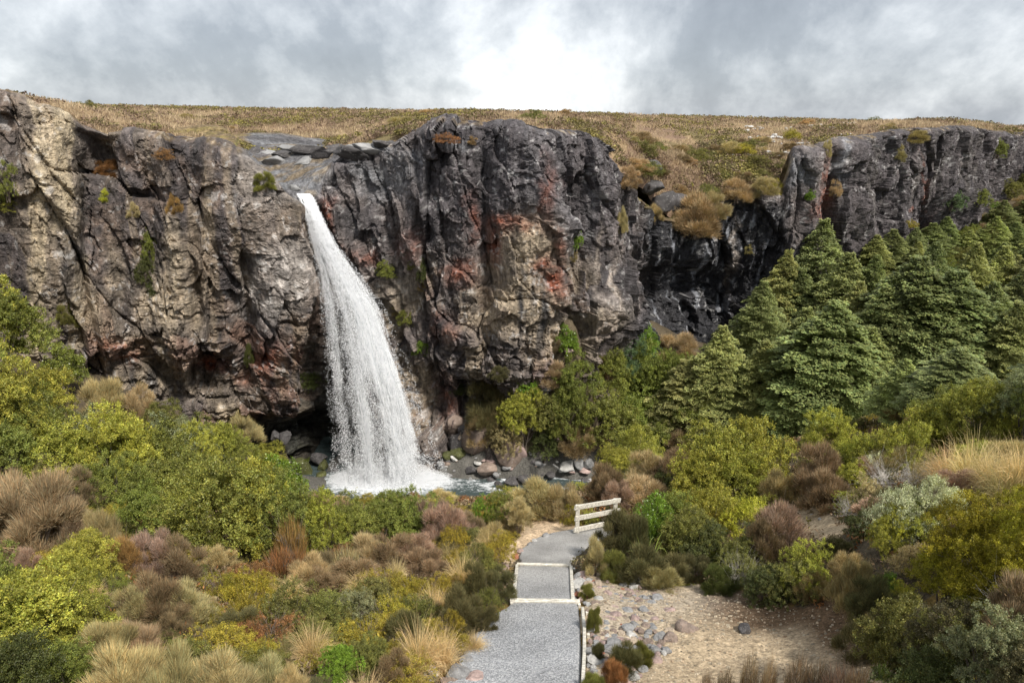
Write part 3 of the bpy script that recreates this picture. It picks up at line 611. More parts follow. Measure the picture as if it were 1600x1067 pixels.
def branchy(n, h, spread, r0, gnarl=.12, seg=6, sub=3, start=.05):
    T = []
    for k in range(n):
        a = rs.rand()*6.28; tip = np.array([math.cos(a)*spread*rs.uniform(.4, 1), math.sin(a)*spread*rs.uniform(.4, 1), h*rs.uniform(.7, 1)])
        t = np.linspace(0, 1, seg+1)[:, None]; base = np.array([rs.randn()*start, rs.randn()*start, -.06])
        p = base+(tip-base)*t**np.array([1.3, 1.3, .9])+rs.randn(seg+1, 3)*gnarl*spread*t*.5; r = r0*(1-.85*t[:, 0]); T.append(tube(p, r, 5))
        for s_ in range(sub):
            i = rs.randint(2, seg); q = p[i]; e = q+(p[-1]-p[i-1])*rs.uniform(.5, 1)+rs.randn(3)*spread*.35; tt_ = np.linspace(0, 1, 4)[:, None]
            T.append(tube(q+(e-q)*tt_+rs.randn(4, 3)*gnarl*spread*.25*tt_, r[i]*.6*(1-.8*tt_[:, 0]), 4))
    return join(T)[:2]

def lobes(n, rz=1.0, flat=.55, r0=.30, r1=.42):
    """lobe centres over a dome of radius 1 and height rz"""
    d = rdir(n*3); d[:, 2] = np.abs(d[:, 2])*1.0-.12; d = unit(d)
    out = [d[0]]
    for q in d[1:]:
        if len(out) >= n: break
        if min(np.linalg.norm(q-o_) for o_ in out) > 1.15/math.sqrt(n): out.append(q)
    out = np.array(out); rad = rs.uniform(.42, .80, len(out))[:, None]
    c = out*rad*np.array([1, 1, 1.0]); c[:, 2] = c[:, 2]*rz+.10*rz; return c, rs.uniform(r0, r1, len(out)), out
def billow(nl=22, ns=26, nf=26, rz=1.0, leaf=.035, aspect=.55, sub=.085, hue=.12, lo=.6, hi=1.4, inner=.25, mat=None, r0=.26, r1=.40, name='foliage', fingers=0):
    c, r, _ = lobes(nl, rz, r0=r0, r1=r1); n = len(c)
    d = rdir(n*ns).reshape(n, ns, 3); d[..., 2] = np.where(d[..., 2] < -.3, -d[..., 2], d[..., 2])
    sc = c[:, None]+d*r[:, None, None]*rs.uniform(.7, 1.05, (n, ns, 1))*np.array([1, 1, .85*min(rz, 1.1)])
    sc = sc.reshape(-1, 3); dn = d.reshape(-1, 3); m = len(sc); subt = rs.uniform(.62, 1.35, m)*np.repeat(rs.uniform(.85, 1.15, n), ns)
    off = rs.randn(m, nf, 3)*sub*.55; off += dn[:, None]*np.abs(rs.randn(m, nf, 1))*sub*(.5+fingers)
    if fingers: off[..., 2] += np.abs(rs.randn(m, nf))*sub*fingers
    pc_ = (sc[:, None]+off).reshape(-1, 3); nr = unit(np.repeat(dn, nf, 0)+rdir(m*nf)*.9+np.array([0, 0, .5])); ax = unit(np.cross(nr, rdir(m*nf))+np.array([0, 0, .3])+np.repeat(dn, nf, 0)*.4)
    s = rs.uniform(.7, 1.3, len(pc_)); V, F = leaf_quads(pc_, ax, nr, leaf*s, leaf*aspect*s)
    cl_ = tint(len(pc_), 0, lo, hi, hue)*np.repeat(subt, nf*4)[:, None]
    k = pc_[:, 2] > .0
    return V, F, cl_
SCALE = {}
def kit(name, V, F, C_, mat, rz=1.0):
    """store a mesh normalised to width 1 and height 1, base at z=0"""
    V = np.array(V); k = 98.5
    w_ = np.percentile(np.abs(V[:, :2]), 98.8); z1 = np.percentile(V[:, 2], 99.5)
    S_ = np.array([.5/w_, .5/w_, 1/z1]); return mesh_np(name, V*S_, F, mat, C_), S_
KIT = {}
def add_kit(key, gens, mat, stem=None, names=('foliage', 'stem')):
    KIT[key] = []
    for g in gens:
        V, F, C_ = g; me, S_ = kit(names[0], V, F, C_, mat); st_ = None
        if stem:
            sv, sf = stem(); st_ = mesh_np(names[1], sv*S_, sf, M_bark if stem is not stem_dead else M_dead, None, True)
        KIT[key].append((me, st_, names))
def stem_shrub(): return branchy(9, .75, .55, .030)
def stem_fine(): return branchy(12, .8, .6, .016)
def stem_dead(): return branchy(26, 1.0, .95, .016, .2, 7, 4)
add_kit('leafy', [billow(28, 34, 42, 1.5, .030, .6, .046, r0=.19, r1=.33) for _ in range(3)], M_leaf, stem_shrub)
add_kit('open', [billow(26, 24, 32, 1.5, .034, .55, .048, r0=.20, r1=.36) for _ in range(2)], M_leaf, stem_shrub)
add_kit('glossy', [billow(18, 26, 26, 1.45, .062, .6, .075, .08, .7, 1.35) for _ in range(2)], M_gloss, stem_shrub)
add_kit('cushion', [billow(24, 30, 28, .85, .030, .55, .050, .14, .6, 1.4, r0=.20, r1=.32) for _ in range(3)], M_leaf, stem_fine)
add_kit('whip', [billow(38, 26, 44, 1.25, .026, .5, .044, .10, .6, 1.4, r0=.17, r1=.27, fingers=.2) for _ in range(2)], M_leaf, stem_shrub)
add_kit('silver', [billow(26, 30, 26, 1.0, .026, .7, .048, .06, .7, 1.3, r0=.20, r1=.30) for _ in range(1)], M_leaf, stem_shrub)
def feather(nl=20, ns=500, rz=.9, L=.16, W=.010, up=.5, lo=.6, hi=1.45, hue=.14):
    c, r, o_ = lobes(nl, rz, r0=.24, r1=.36); n = len(c); d = rdir(n*ns).reshape(n, ns, 3); d[..., 2] = np.where(d[..., 2] < -.2, -d[..., 2], d[..., 2])
    b_ = (c[:, None]+d*r[:, None, None]*rs.uniform(.3, .85, (n, ns, 1))*np.array([1, 1, min(rz, 1.1)])).reshape(-1, 3); dd = unit(d.reshape(-1, 3)+np.array([0, 0, up])+.45*rdir(len(b_))+.5*np.repeat(o_, ns, 0))
    V, F, k = blades(b_, dd, L*rs.uniform(.6, 1.3, len(b_)), W*rs.uniform(.7, 1.5, len(b_)), .15, 2)
    return V, F, tint(len(b_), 0, lo, hi, hue, k)*np.repeat(np.repeat(rs.uniform(.8, 1.2, n), ns), k)[:, None]
add_kit('feather', [feather(26, 760, 1.3, W=.0075, L=.13) for _ in range(3)], M_dry, stem_fine)
add_kit('brush', [feather(22, 900, 1.3, .20, .0075, .9) for _ in range(2)], M_dry, stem_fine)
def upright(n=2600, W=.013):
    a = rs.rand(n)*6.28; r = rs.rand(n)**.5; h = rs.rand(n)**.8*(1-.55*r)
    b_ = np.stack([r*np.cos(a)*(.25+.5*h), r*np.sin(a)*(.25+.5*h), h*.85], -1); dd = np.stack([np.cos(a)*r*.6, np.sin(a)*r*.6, np.ones(n)], -1)+.35*rdir(n)
    V, F, k = blades(b_, dd, .26*rs.uniform(.6, 1.2, n), W, .1, 2); return V, F, tint(n, 0, .65, 1.4, .15, k)
add_kit('upright', [upright(1300) for _ in range(2)], M_dry, stem_fine)
def tussock(n=1500, W=.009):
    a = rs.rand(n)*6.28; r = rs.rand(n)**.5; b_ = np.stack([np.cos(a)*r*.16, np.sin(a)*r*.16, 0*r], -1)
    dd = np.stack([np.cos(a)*r*.75, np.sin(a)*r*.75, np.ones(n)*rs.uniform(.5, 1.1, n)], -1)+.35*rdir(n)
    V, F, k = blades(b_, dd, rs.uniform(.35, 1.15, n), W*rs.uniform(.6, 1.4, n), rs.uniform(.2, 1.1, n), 6); return V, F, tint(n, 0, .6, 1.35, .08, k)
add_kit('tussock', [tussock() for _ in range(3)], M_grass)
def flax(n=46):
    V, F, C_ = tussock(n, .06); return V, F, C_
add_kit('flax', [flax() for _ in range(1)], M_gloss)
def dead_twigs():
    V, F = branchy(34, 1.0, .95, .012, .22, 7, 7); C_ = tint(len(V), 0, .7, 1.2, .04, 1); return V, F, C_
add_kit('dead', [dead_twigs() for _ in range(2)], M_dead)
def beech(nt_=26, top=.02):
    L = []; TR = []
    H = 2.1
    for k in range(nt_*6):
        h = (k+rs.rand())/(nt_*6); h = .07+.93*h; prof = (1-h**1.9)**.8*(.6+.4*min(1, h/.2)); prof = max(prof, .10)*rs.uniform(.72, 1.12)
        a = k*2.39996+rs.uniform(-.4, .4); d = np.array([math.cos(a), math.sin(a), 0.0]); R_ = prof; z0 = h*H
        nl = int(60+620*prof); t = rs.rand(nl)**.55; half = .24*R_*(1-.55*t)+.03
        lat = rs.uniform(-1, 1, nl); s = np.array([-d[1], d[0], 0])
        clump = np.floor(t*6)+np.floor((lat+1)*2)*7; cj = h3(clump.astype(np.int64), np.full(nl, k), np.zeros(nl, np.int64), 3)
        c = d*(t*R_)[:, None]+s*(lat*half*1.5)[:, None]; c[:, 2] = z0+.22*R_*t-.30*R_*t**2+(cj-.5)*.06+rs.randn(nl)*.010
        nr = unit(np.array([0, 0, 1.0])+.55*rdir(nl)+.2*d); ax = unit(d+s*lat[:, None]*.8+.3*rdir(nl))
        V, F = leaf_quads(c, ax, nr, .036*rs.uniform(.7, 1.3, nl), .024*rs.uniform(.7, 1.3, nl))
        C_ = tint(nl, 0, .6, 1.3, .10)*rs.uniform(.75, 1.25)*np.repeat(.85+.35*cj, 4)[:, None]; L.append((V, F, C_))
        if k % 3 == 0:
            tt_ = np.linspace(0, .85, 4)[:, None]; p = d*tt_*R_; p[:, 2] = z0-.03+(.22*R_*tt_-.30*R_*tt_**2)[:, 0]; TR.append(tube(p, .016*(1-.8*tt_[:, 0])*(1.2-h), 4))
    tt_ = np.linspace(0, 1, 8)[:, None]; p = np.hstack([.03*rs.randn(8, 2)*tt_, tt_*H*.90]); TR.append(tube(p, .055*(1-.92*tt_[:, 0]), 7))
    V, F, C_ = join(L); sv, sf, _ = join(TR); return V, F, C_, sv, sf
KIT['beech'] = []
for _ in range(4):
    V, F, C_, sv, sf = beech(); me, S_ = kit('crown', V, F, C_, M_leaf); KIT['beech'].append((me, mesh_np('trunk', sv*S_, sf, M_bark, None, True), ('crown', 'trunk')))

# colours (real leaf colours)
TC = dict(green=(.140,.155,.036), lime=(.225,.225,.042), bright=(.120,.185,.024), olive=(.125,.125,.036), dark=(.060,.070,.022), grey=(.150,.155,.085), gold=(.225,.185,.030), rust=(.19,.10,.045), brown=(.170,.125,.080), pink=(.235,.165,.130),
          khaki=(.270,.225,.120), straw=(.50,.385,.225), pale=(.42,.43,.30), whip=(.185,.165,.014), beech=(.165,.190,.080), beechl=(.235,.250,.100), silver=(.34,.37,.25), orange=(.22,.135,.055), yellow=(.29,.29,.04), teal=(.080,.120,.055), heath=(.085,.078,.038), white=(1, 1, 1), tanb=(.28, .21, .13), flaxg=(.18,.24,.06))
THINGS = []
NAMES = dict(leafy=('leafy_shrub', 'shrub'), open=('open_shrub', 'shrub'), glossy=('broadleaf_shrub', 'shrub'), cushion=('cushion_shrub', 'shrub'), whip=('whipcord_shrub', 'shrub'), silver=('daisy_shrub', 'shrub'), feather=('heath_shrub', 'shrub'),
             brush=('heath_bush', 'shrub'), upright=('upright_heath', 'shrub'), tussock=('tussock', 'grass clump'), flax=('flax_plant', 'plant'), dead=('bare_shrub', 'bare shrub'), beech=('beech_tree', 'tree'))
LOOK = dict(leafy='small-leaved shrub', open='open-branched shrub', glossy='glossy broadleaf shrub', cushion='low cushion shrub', whip='whipcord shrub', silver='low daisy shrub', feather='feathery heath shrub', brush='brushy heath bush',
            upright='upright heath plant', tussock='tussock of arching grass', flax='flax plant with strap leaves', dead='bare bleached shrub', beech='layered beech tree')
CNAME = dict(green='green', lime='yellow-green', bright='bright green', olive='olive', dark='dark green', grey='grey-green', gold='golden', rust='rusty', brown='brown', pink='pinkish-brown', khaki='khaki', straw='straw-coloured', pale='pale', whip='golden-olive',
             beech='dark green', beechl='light green', silver='silvery', orange='orange', yellow='yellow', teal='blue-green', heath='dark olive', white='bleached', tanb='tan-brown', flaxg='green')
cnt = {}
def place(kind, loc, w, h, col, lift=0.0, group=None, px=None, py=None, label=None, rz=None, tilt=0.0, parts=True):
    var = KIT[kind]; cnt[kind] = cnt.get(kind, 0)+1; me, st_, nm = var[cnt[kind] % len(var)]
    c = np.array(TC[col])*np.array([1.38, 1.36, 1.25]); c = c*(1+(rs.rand(3)-.5)*.09)*rs.uniform(.88, 1.12)
    rot = rs.rand()*6.28 if rz is None else rz
    if st_ is not None and parts:
        root = bpy.data.objects.new(NAMES[kind][0], None); COL.objects.link(root); f = obj(nm[0], me, root); s_ = obj(nm[1], st_, root); f.color = (*c, 1)
        if lift > 0: s_.location = (0, 0, -lift/h); s_.scale = (.8, .8, 1+lift/h)
    else: root = obj(NAMES[kind][0], me); root.color = (*c, 1)
    root.location = Vector([float(q) for q in loc]); root.rotation_euler = (tilt, 0, rot); root.scale = (w, w*rs.uniform(.85, 1.15), h)
    root['category'] = NAMES[kind][1]
    if group: root['group'] = group
    if label: root['label'] = label
    elif not group:
        THINGS.append((root, kind, col, px, py, w*h))
    return root
SC = 1.0
def bush(kind, px, pt, pb, wpx, Y=None, col='green', **kw):
    """a plant whose crown spans rows pt..pb and wpx columns of the photo at its true distance"""
    q = None; hit = ground_hit(px, pb)
    if Y is None and hit is None: Y = 25
    if hit is not None and (Y is None or hit[1] < Y*1.22): q = hit
    if q is None:
        q = P(px, pb, Y)
        gz_ = float(ground_z(np.array([q[0]]), np.array([q[1]]))[0])
        if q[2]-gz_ > .1: q = np.array([q[0], q[1], max(gz_, q[2]-1.6)])
    _, _, zc = proj(q[None]); zc = zc[0]; qt = P(px, pt, q[1]+.15*wpx*zc/FPX); h = max(qt[2]-q[2], .15)+.04*h0(kind)
    w = wpx*zc/FPX; lift = 0.0
    if kind in ROUNDK and h > ROUNDK[kind]*w: lift = h-ROUNDK[kind]*w; h -= lift; q = q+np.array([0, 0, lift])
    return place(kind, q-np.array([0, 0, .04]), w, h, col, lift=lift, px=px, py=(pt+pb)/2, **kw)
ROUNDK = dict(leafy=1.0, open=1.0, glossy=1.0, whip=.85, feather=1.1, silver=.8, cushion=.8)
def h0(k): return 1.0
B = bush
# ------------------------------------------------------------------ plants seen in the photo (kind, column, top row, base row, width, distance, colour)
for a in [
 # far left trees and shrubs
 ('leafy',-5,400,650,130,33,'lime'),('leafy',35,445,670,120,34,'green'),('leafy',10,520,740,150,30,'lime'),('leafy',85,560,700,100,33,'lime'),('leafy',60,600,740,130,29,'green'),('leafy',-70,430,740,160,31,'green'),
 ('leafy',135,640,760,130,30,'grey'),('leafy',120,655,770,150,28,'lime'),('leafy',185,625,780,120,28,'lime'),('leafy',235,660,780,150,27,'green'),('open',285,640,750,110,32,'grey'),('leafy',265,625,720,70,36,'olive'),('leafy',320,655,760,80,33,'lime'),
 ('leafy',20,640,760,110,27,'green'),('leafy',345,655,745,90,38,'lime'),('leafy',385,680,760,70,37,'green'),('leafy',310,650,730,80,39,'olive'),('leafy',425,690,760,60,34,'lime'),('feather',385,640,700,50,41,'khaki'),('dead',330,660,720,50,38,'white'),('dead',215,600,680,60,33,'white'),('feather',170,590,680,70,37,'khaki'),('feather',230,600,690,60,39,'tanb'),('glossy',90,498,560,60,40,'bright'),('glossy',105,535,620,60,38,'green'),('leafy',150,640,700,60,36,'khaki'),
 ('leafy',345,700,875,150,21.5,'green'),('leafy',395,708,870,150,21,'lime'),('leafy',440,725,870,110,22,'green'),('glossy',440,704,780,80,25,'bright'),('leafy',300,750,850,80,22.5,'lime'),('leafy',470,770,865,80,21,'olive'),
 ('leafy',510,765,870,90,20,'lime'),('leafy',555,772,865,90,20.5,'green'),('leafy',605,766,855,90,20.5,'green'),('leafy',650,757,850,90,20.3,'green'),('leafy',690,772,835,60,20,'lime'),('leafy',235,755,850,100,23,'green'),('leafy',190,700,800,110,25,'green'),('leafy',280,700,800,110,25,'green'),
 ('feather',10,725,860,120,19,'tanb'),('feather',70,735,875,130,18.5,'tanb'),('feather',115,765,870,90,19.5,'pink'),('feather',75,712,770,80,24,'khaki'),('feather',-30,760,880,120,17,'brown'),('feather',135,725,800,60,22,'brown'),('brush',165,790,880,60,18,'khaki'),
 ('feather',200,838,905,70,15.5,'orange'),('feather',245,828,905,70,16,'pink'),('feather',285,836,915,80,15.5,'brown'),('leafy',140,826,915,110,14.5,'lime'),('leafy',125,850,930,100,13,'lime'),('cushion',175,890,935,60,13,'green'),('feather',45,855,905,60,14.5,'pink'),
 ('leafy',60,868,1020,190,10.3,'lime'),('leafy',125,895,1010,110,10.5,'lime'),('leafy',0,838,960,100,12.5,'green'),('leafy',30,900,1030,120,9.3,'lime'),('leafy',45,985,1130,150,7.4,'dark'),('leafy',100,1000,1120,110,7.5,'green'),('leafy',-10,1000,1120,90,7.2,'green'),
 ('feather',250,895,985,110,11.2,'brown'),('feather',295,905,985,90,11,'khaki'),('feather',215,915,985,70,11.5,'khaki'),('brush',175,962,1040,90,9.2,'khaki'),('brush',220,968,1035,80,9.2,'tanb'),('feather',275,945,1000,60,10,'brown'),
 ('brush',200,1010,1120,130,7.0,'khaki'),('brush',270,1015,1120,130,6.9,'khaki'),('brush',340,1022,1110,120,7.0,'khaki'),('brush',410,1035,1110,110,7.1,'khaki'),('brush',455,1040,1110,60,7.3,'khaki'),('cushion',330,945,985,50,10.3,'gold'),
 ('cushion',395,882,950,80,12.5,'gold'),('cushion',345,892,935,70,13,'gold'),('cushion',385,930,985,90,11,'gold'),('cushion',340,975,1020,90,9.6,'gold'),('cushion',420,955,1005,90,10,'rust'),('cushion',400,1000,1040,80,8.8,'gold'),('cushion',450,970,1000,70,10,'lime'),
 ('upright',460,800,890,46,16.3,'orange'),('upright',440,850,905,50,15.3,'rust'),('upright',470,855,905,40,15.5,'rust'),('brush',500,860,910,60,15.5,'brown'),('upright',540,850,905,50,15.7,'khaki'),('upright',205,830,890,40,16,'orange'),
 ('open',455,905,985,110,11,'olive'),('open',510,918,990,110,10.8,'olive'),('open',560,912,975,80,11.3,'grey'),('cushion',600,890,940,90,12.8,'gold'),('cushion',650,900,945,80,12.4,'gold'),('cushion',610,930,985,90,11,'gold'),('cushion',570,965,1005,90,10.2,'gold'),('cushion',660,930,975,90,11.3,'olive'),
 ('leafy',533,1002,1080,62,7.9,'bright'),('leafy',580,985,1060,66,8.6,'olive'),('cushion',500,1000,1040,70,8.8,'gold'),('cushion',615,990,1020,50,9.6,'gold'),
 ('feather',560,868,920,90,14.8,'brown'),('feather',500,880,925,70,14.6,'brown'),('feather',610,836,890,80,17,'brown'),('feather',650,833,885,80,17,'pink'),('brush',580,830,890,70,17.2,'tanb'),('feather',700,785,860,90,18.8,'pink'),('brush',680,775,850,70,20,'pink'),('feather',735,800,850,60,18.8,'brown'),('brush',620,790,850,60,19.5,'brown'),
 ('cushion',705,820,870,60,17.2,'gold'),('cushion',785,825,885,50,15.6,'gold'),('feather',770,815,870,50,16.4,'khaki'),('cushion',745,850,900,50,15,'olive'),('feather',745,878,945,60,13,'heath'),('feather',780,885,940,50,12.8,'heath'),('feather',718,915,985,70,11.2,'heath'),('cushion',765,915,965,50,11.9,'olive'),('cushion',690,890,935,60,13,'gold'),('feather',635,950,1010,70,10.2,'heath'),
 ('feather',760,945,985,40,10.8,'heath'),('cushion',700,955,1000,60,10.2,'gold'),('feather',620,1010,1075,60,8.3,'brown'),('cushion',725,990,1015,30,9.4,'gold'),
 ('open',782,762,830,50,21,'green'),('open',755,772,830,40,21.5,'bright'),('feather',842,742,808,100,22,'khaki'),('feather',880,755,812,60,21,'tanb'),('feather',810,775,840,40,20,'khaki'),('cushion',890,785,815,40,21,'gold'),
 # right of the fence
 ('feather',965,790,880,70,16.4,'heath'),('brush',985,800,885,60,16,'heath'),('glossy',1020,768,855,66,16.2,'bright'),('feather',965,750,800,50,20.5,'pink'),('feather',1000,740,795,80,21,'tanb'),('whip',1000,664,750,110,27,'lime'),('leafy',960,690,760,60,26,'lime'),('feather',1010,703,760,70,25,'tanb'),('feather',945,725,790,60,24.5,'brown'),('feather',1050,700,760,60,25,'brown'),
 ('leafy',1115,655,790,120,23,'lime'),('leafy',1180,652,780,120,23.3,'lime'),('leafy',1085,690,800,100,22,'lime'),('open',1150,700,800,100,21.5,'lime'),('open',1100,750,850,110,18,'lime'),('leafy',1075,790,880,100,16.6,'olive'),('open',1050,760,850,80,18.5,'green'),('cushion',1130,790,850,70,17,'gold'),('open',1160,770,850,80,16.8,'yellow'),('leafy',1110,820,890,90,15.2,'dark'),('leafy',1150,830,900,80,14.5,'olive'),
 ('feather',1215,782,880,100,14.3,'pink'),('feather',1190,800,890,70,14.3,'brown'),('open',1255,835,925,90,13,'lime'),('open',1235,865,938,90,12.5,'olive'),('open',1180,810,880,60,14.8,'grey'),('leafy',1200,880,938,90,12.3,'dark'),('feather',1270,890,935,50,12,'khaki'),('dead',1165,850,910,70,13.2,'white'),('dead',1150,860,915,60,13.0,'white'),
 ('feather',1275,690,790,80,20,'brown'),('brush',1290,730,800,70,19.5,'brown'),('feather',1215,735,800,70,20,'khaki'),('feather',1345,715,770,46,19,'pink'),('leafy',1280,632,745,80,25,'lime'),('leafy',1335,672,760,90,23,'lime'),('open',1375,655,750,90,21,'lime'),('open',1420,650,740,90,20,'lime'),('leafy',1330,720,780,60,19.5,'lime'),
 ('leafy',1470,600,700,110,23,'green'),('leafy',1440,620,710,90,22.5,'lime'),('leafy',1515,588,700,100,22,'lime'),('leafy',1560,600,690,80,22,'green'),('leafy',1595,562,690,100,21,'grey'),('leafy',1640,560,690,110,20,'green'),('cushion',1585,650,690,60,18,'yellow'),('cushion',1540,668,700,50,17.5,'lime'),
 ('dead',1385,700,765,100,17,'white'),('dead',1430,705,770,80,16,'white'),('open',1360,700,760,60,18,'pale'),('feather',1400,690,750,90,18,'khaki'),
 ('silver',1405,752,850,110,10.8,'silver'),('silver',1455,748,830,100,11.3,'silver'),('open',1350,740,800,60,14.5,'khaki'),('cushion',1370,770,830,50,12,'heath'),('dead',1330,765,810,60,13.5,'white'),('leafy',1400,790,860,70,10.3,'yellow'),('open',1375,800,880,60,10.6,'lime'),
 ('whip',1500,775,930,130,9.2,'whip'),('whip',1555,752,900,130,9.6,'whip'),('whip',1610,755,930,130,8.8,'whip'),('whip',1470,830,945,110,8.6,'whip'),('whip',1540,840,960,130,8.0,'whip'),('cushion',1490,790,830,40,9.6,'yellow'),('whip',1600,830,960,110,7.8,'whip'),
 ('silver',1422,845,905,60,8.9,'khaki'),('glossy',1385,895,950,36,9.2,'bright'),('brush',1330,870,960,70,10.2,'khaki'),('feather',1355,900,990,80,9.2,'heath'),('feather',1320,860,930,50,11,'khaki'),('open',1405,905,960,50,8.8,'yellow'),
 ('leafy',1400,920,1060,130,7.9,'olive'),('leafy',1460,930,1080,120,6.9,'heath'),('open',1470,950,1080,110,6.7,'olive'),('feather',1340,955,1030,80,8.7,'heath'),('leafy',1530,940,1100,130,6.3,'grey'),('feather',1590,900,1060,120,6.3,'brown'),('feather',1585,880,960,70,7,'rust'),('leafy',1600,980,1120,120,5.8,'heath'),('dead',1575,880,980,90,6.9,'white'),('feather',1530,960,1060,80,6.0,'brown'),('leafy',1440,1010,1120,120,6.2,'dark'),
 ('flax',1552,1022,1075,60,5.5,'flaxg'),('flax',1008,832,895,70,14.2,'flaxg'),('flax',1380,1000,1060,50,7.2,'flaxg'),
 ('feather',1005,855,912,80,13.8,'heath'),('feather',1045,862,910,80,13.8,'heath'),('feather',960,858,905,60,14.2,'olive'),('brush',930,838,900,36,15,'khaki'),('feather',1085,865,905,60,13.8,'heath'),('brush',1030,880,918,60,13,'khaki'),('feather',1120,880,925,60,13.2,'dark'),
 ('brush',975,1002,1050,50,8.6,'heath'),('brush',1003,1005,1040,40,8.8,'olive'),('brush',960,1025,1080,40,7.9,'rust'),('brush',927,945,985,26,10.4,'olive'),('brush',935,1000,1030,22,9,'heath'),('brush',925,1050,1080,40,7.6,'olive'),('brush',917,910,935,24,11.8,'olive'),
 ('upright',1165,1012,1110,30,7.2,'brown'),('upright',1195,1020,1110,24,7.2,'tanb'),('upright',1240,1018,1110,40,7.0,'brown'),('upright',1275,1030,1110,50,7.0,'brown'),('upright',1310,1035,1110,60,6.9,'pink'),('upright',1130,1040,1110,30,7.1,'brown'),('upright',1100,1045,1110,22,7.2,'brown'),('upright',1340,1040,1110,50,6.8,'tanb'),
 # tussocks
 ('tussock',490,965,1040,80,9.2,'straw'),('tussock',655,968,1055,110,8.9,'straw'),('tussock',690,975,1045,70,9.2,'straw'),('tussock',722,860,925,60,13.6,'straw'),('tussock',762,825,880,56,16.2,'straw'),('tussock',680,912,965,60,11.8,'straw'),('tussock',560,895,945,50,12.6,'straw'),('tussock',740,985,1015,50,9.7,'straw'),('tussock',450,985,1030,40,9.4,'khaki'),('tussock',620,868,910,40,14.3,'straw'),
 ('tussock',640,1020,1075,60,8.0,'straw'),('tussock',430,895,935,36,13,'straw'),('tussock',1480,690,765,90,15,'straw'),('tussock',1515,676,765,100,14.6,'straw'),('tussock',1550,690,775,90,14.2,'straw'),('tussock',1590,684,780,100,13.8,'straw'),('tussock',1450,705,760,60,15.5,'khaki'),('tussock',1570,720,790,80,13,'khaki'),('tussock',1630,700,780,90,13,'straw'),('tussock',700,845,880,36,15.7,'khaki'),
 ('tussock',1195,735,790,40,20,'straw'),('tussock',990,860,900,30,14,'khaki'),('tussock',665,785,830,30,19.5,'khaki'),
 # slope between the stream and the cliff
 ('glossy',828,568,620,46,50.5,'bright'),('glossy',885,506,550,40,51.5,'bright'),('leafy',900,545,630,80,50,'green'),('leafy',945,540,630,80,51,'green'),('leafy',975,505,600,80,52.5,'teal'),('glossy',1005,505,560,50,53,'bright'),('leafy',1010,530,620,100,52,'green'),('leafy',1050,540,630,90,52.5,'green'),('leafy',885,590,680,90,49,'green'),('leafy',935,600,690,110,48.6,'green'),('leafy',985,600,690,110,48.6,'green'),
 ('leafy',820,600,700,70,49,'lime'),('leafy',795,640,700,60,49,'khaki'),('leafy',855,610,710,60,48.6,'olive'),('leafy',850,665,725,50,48.4,'dark'),('feather',765,590,665,80,51,'heath'),('feather',755,640,690,50,50.5,'khaki'),('feather',905,655,708,60,49.6,'tanb'),('feather',955,655,715,60,49,'brown'),('leafy',1045,610,700,90,48.5,'green'),('feather',860,560,600,50,51.5,'tanb'),
 ('feather',1100,640,700,80,47,'brown'),('feather',1150,630,690,70,47,'tanb'),('feather',1190,640,700,50,46,'brown'),('leafy',985,660,720,70,47,'olive'),('leafy',1030,650,720,60,46.5,'green'),('feather',935,545,590,50,52,'tanb'),('leafy',1080,560,650,70,52,'olive'),('leafy',1095,590,680,70,49,'green'),('feather',865,520,560,30,52.5,'brown'),('leafy',1160,600,680,60,48,'green'),('feather',1060,520,560,60,57,'tanb'),
 ('leafy',1010,690,740,60,45,'dark'),('feather',1060,670,730,60,43,'brown')]:
    B(a[0], a[1], a[2], a[3], a[4], a[5], a[6])
for a in [(1280,468,668,200,46),(1115,508,670,100,50),(1178,440,580,84,55),(1212,392,560,100,59),(1262,345,540,110,63),(1305,395,560,130,61),(1140,560,680,90,47.5),(1060,560,680,90,50),(1110,600,690,80,48),(1180,530,680,100,50),(1400,400,610,190,53),(1460,420,610,190,52),(1360,450,620,120,54),(1345,400,560,90,60),
          (1520,440,600,110,54),(1565,420,590,110,56),(1600,440,590,110,55),(1500,380,520,90,66),(1545,385,510,80,68),(1590,390,520,90,66),(1240,480,640,100,52),(1340,510,650,100,48),(1400,560,660,80,46),(1560,470,620,120,50),(1480,540,650,120,46),(1630,440,600,120,52),(1320,440,600,100,57),(1235,420,560,90,60),(1640,520,640,110,46),(1430,380,560,100,60)]:
    B('beech', a[0], a[1], a[2], a[3]*1.1, a[4], 'beechl' if (a[0] % 3 == 0 or a[2] > 640 and a[3] < 120) else 'beech')
for a in [(1350,548,46,'glossy','green',600,47.5),(1385,395,60,'dead','white',450,60),(1425,385,70,'dead','white',450,60)]:
    B(a[3], a[0], a[1], a[5], a[2], a[6], a[4])

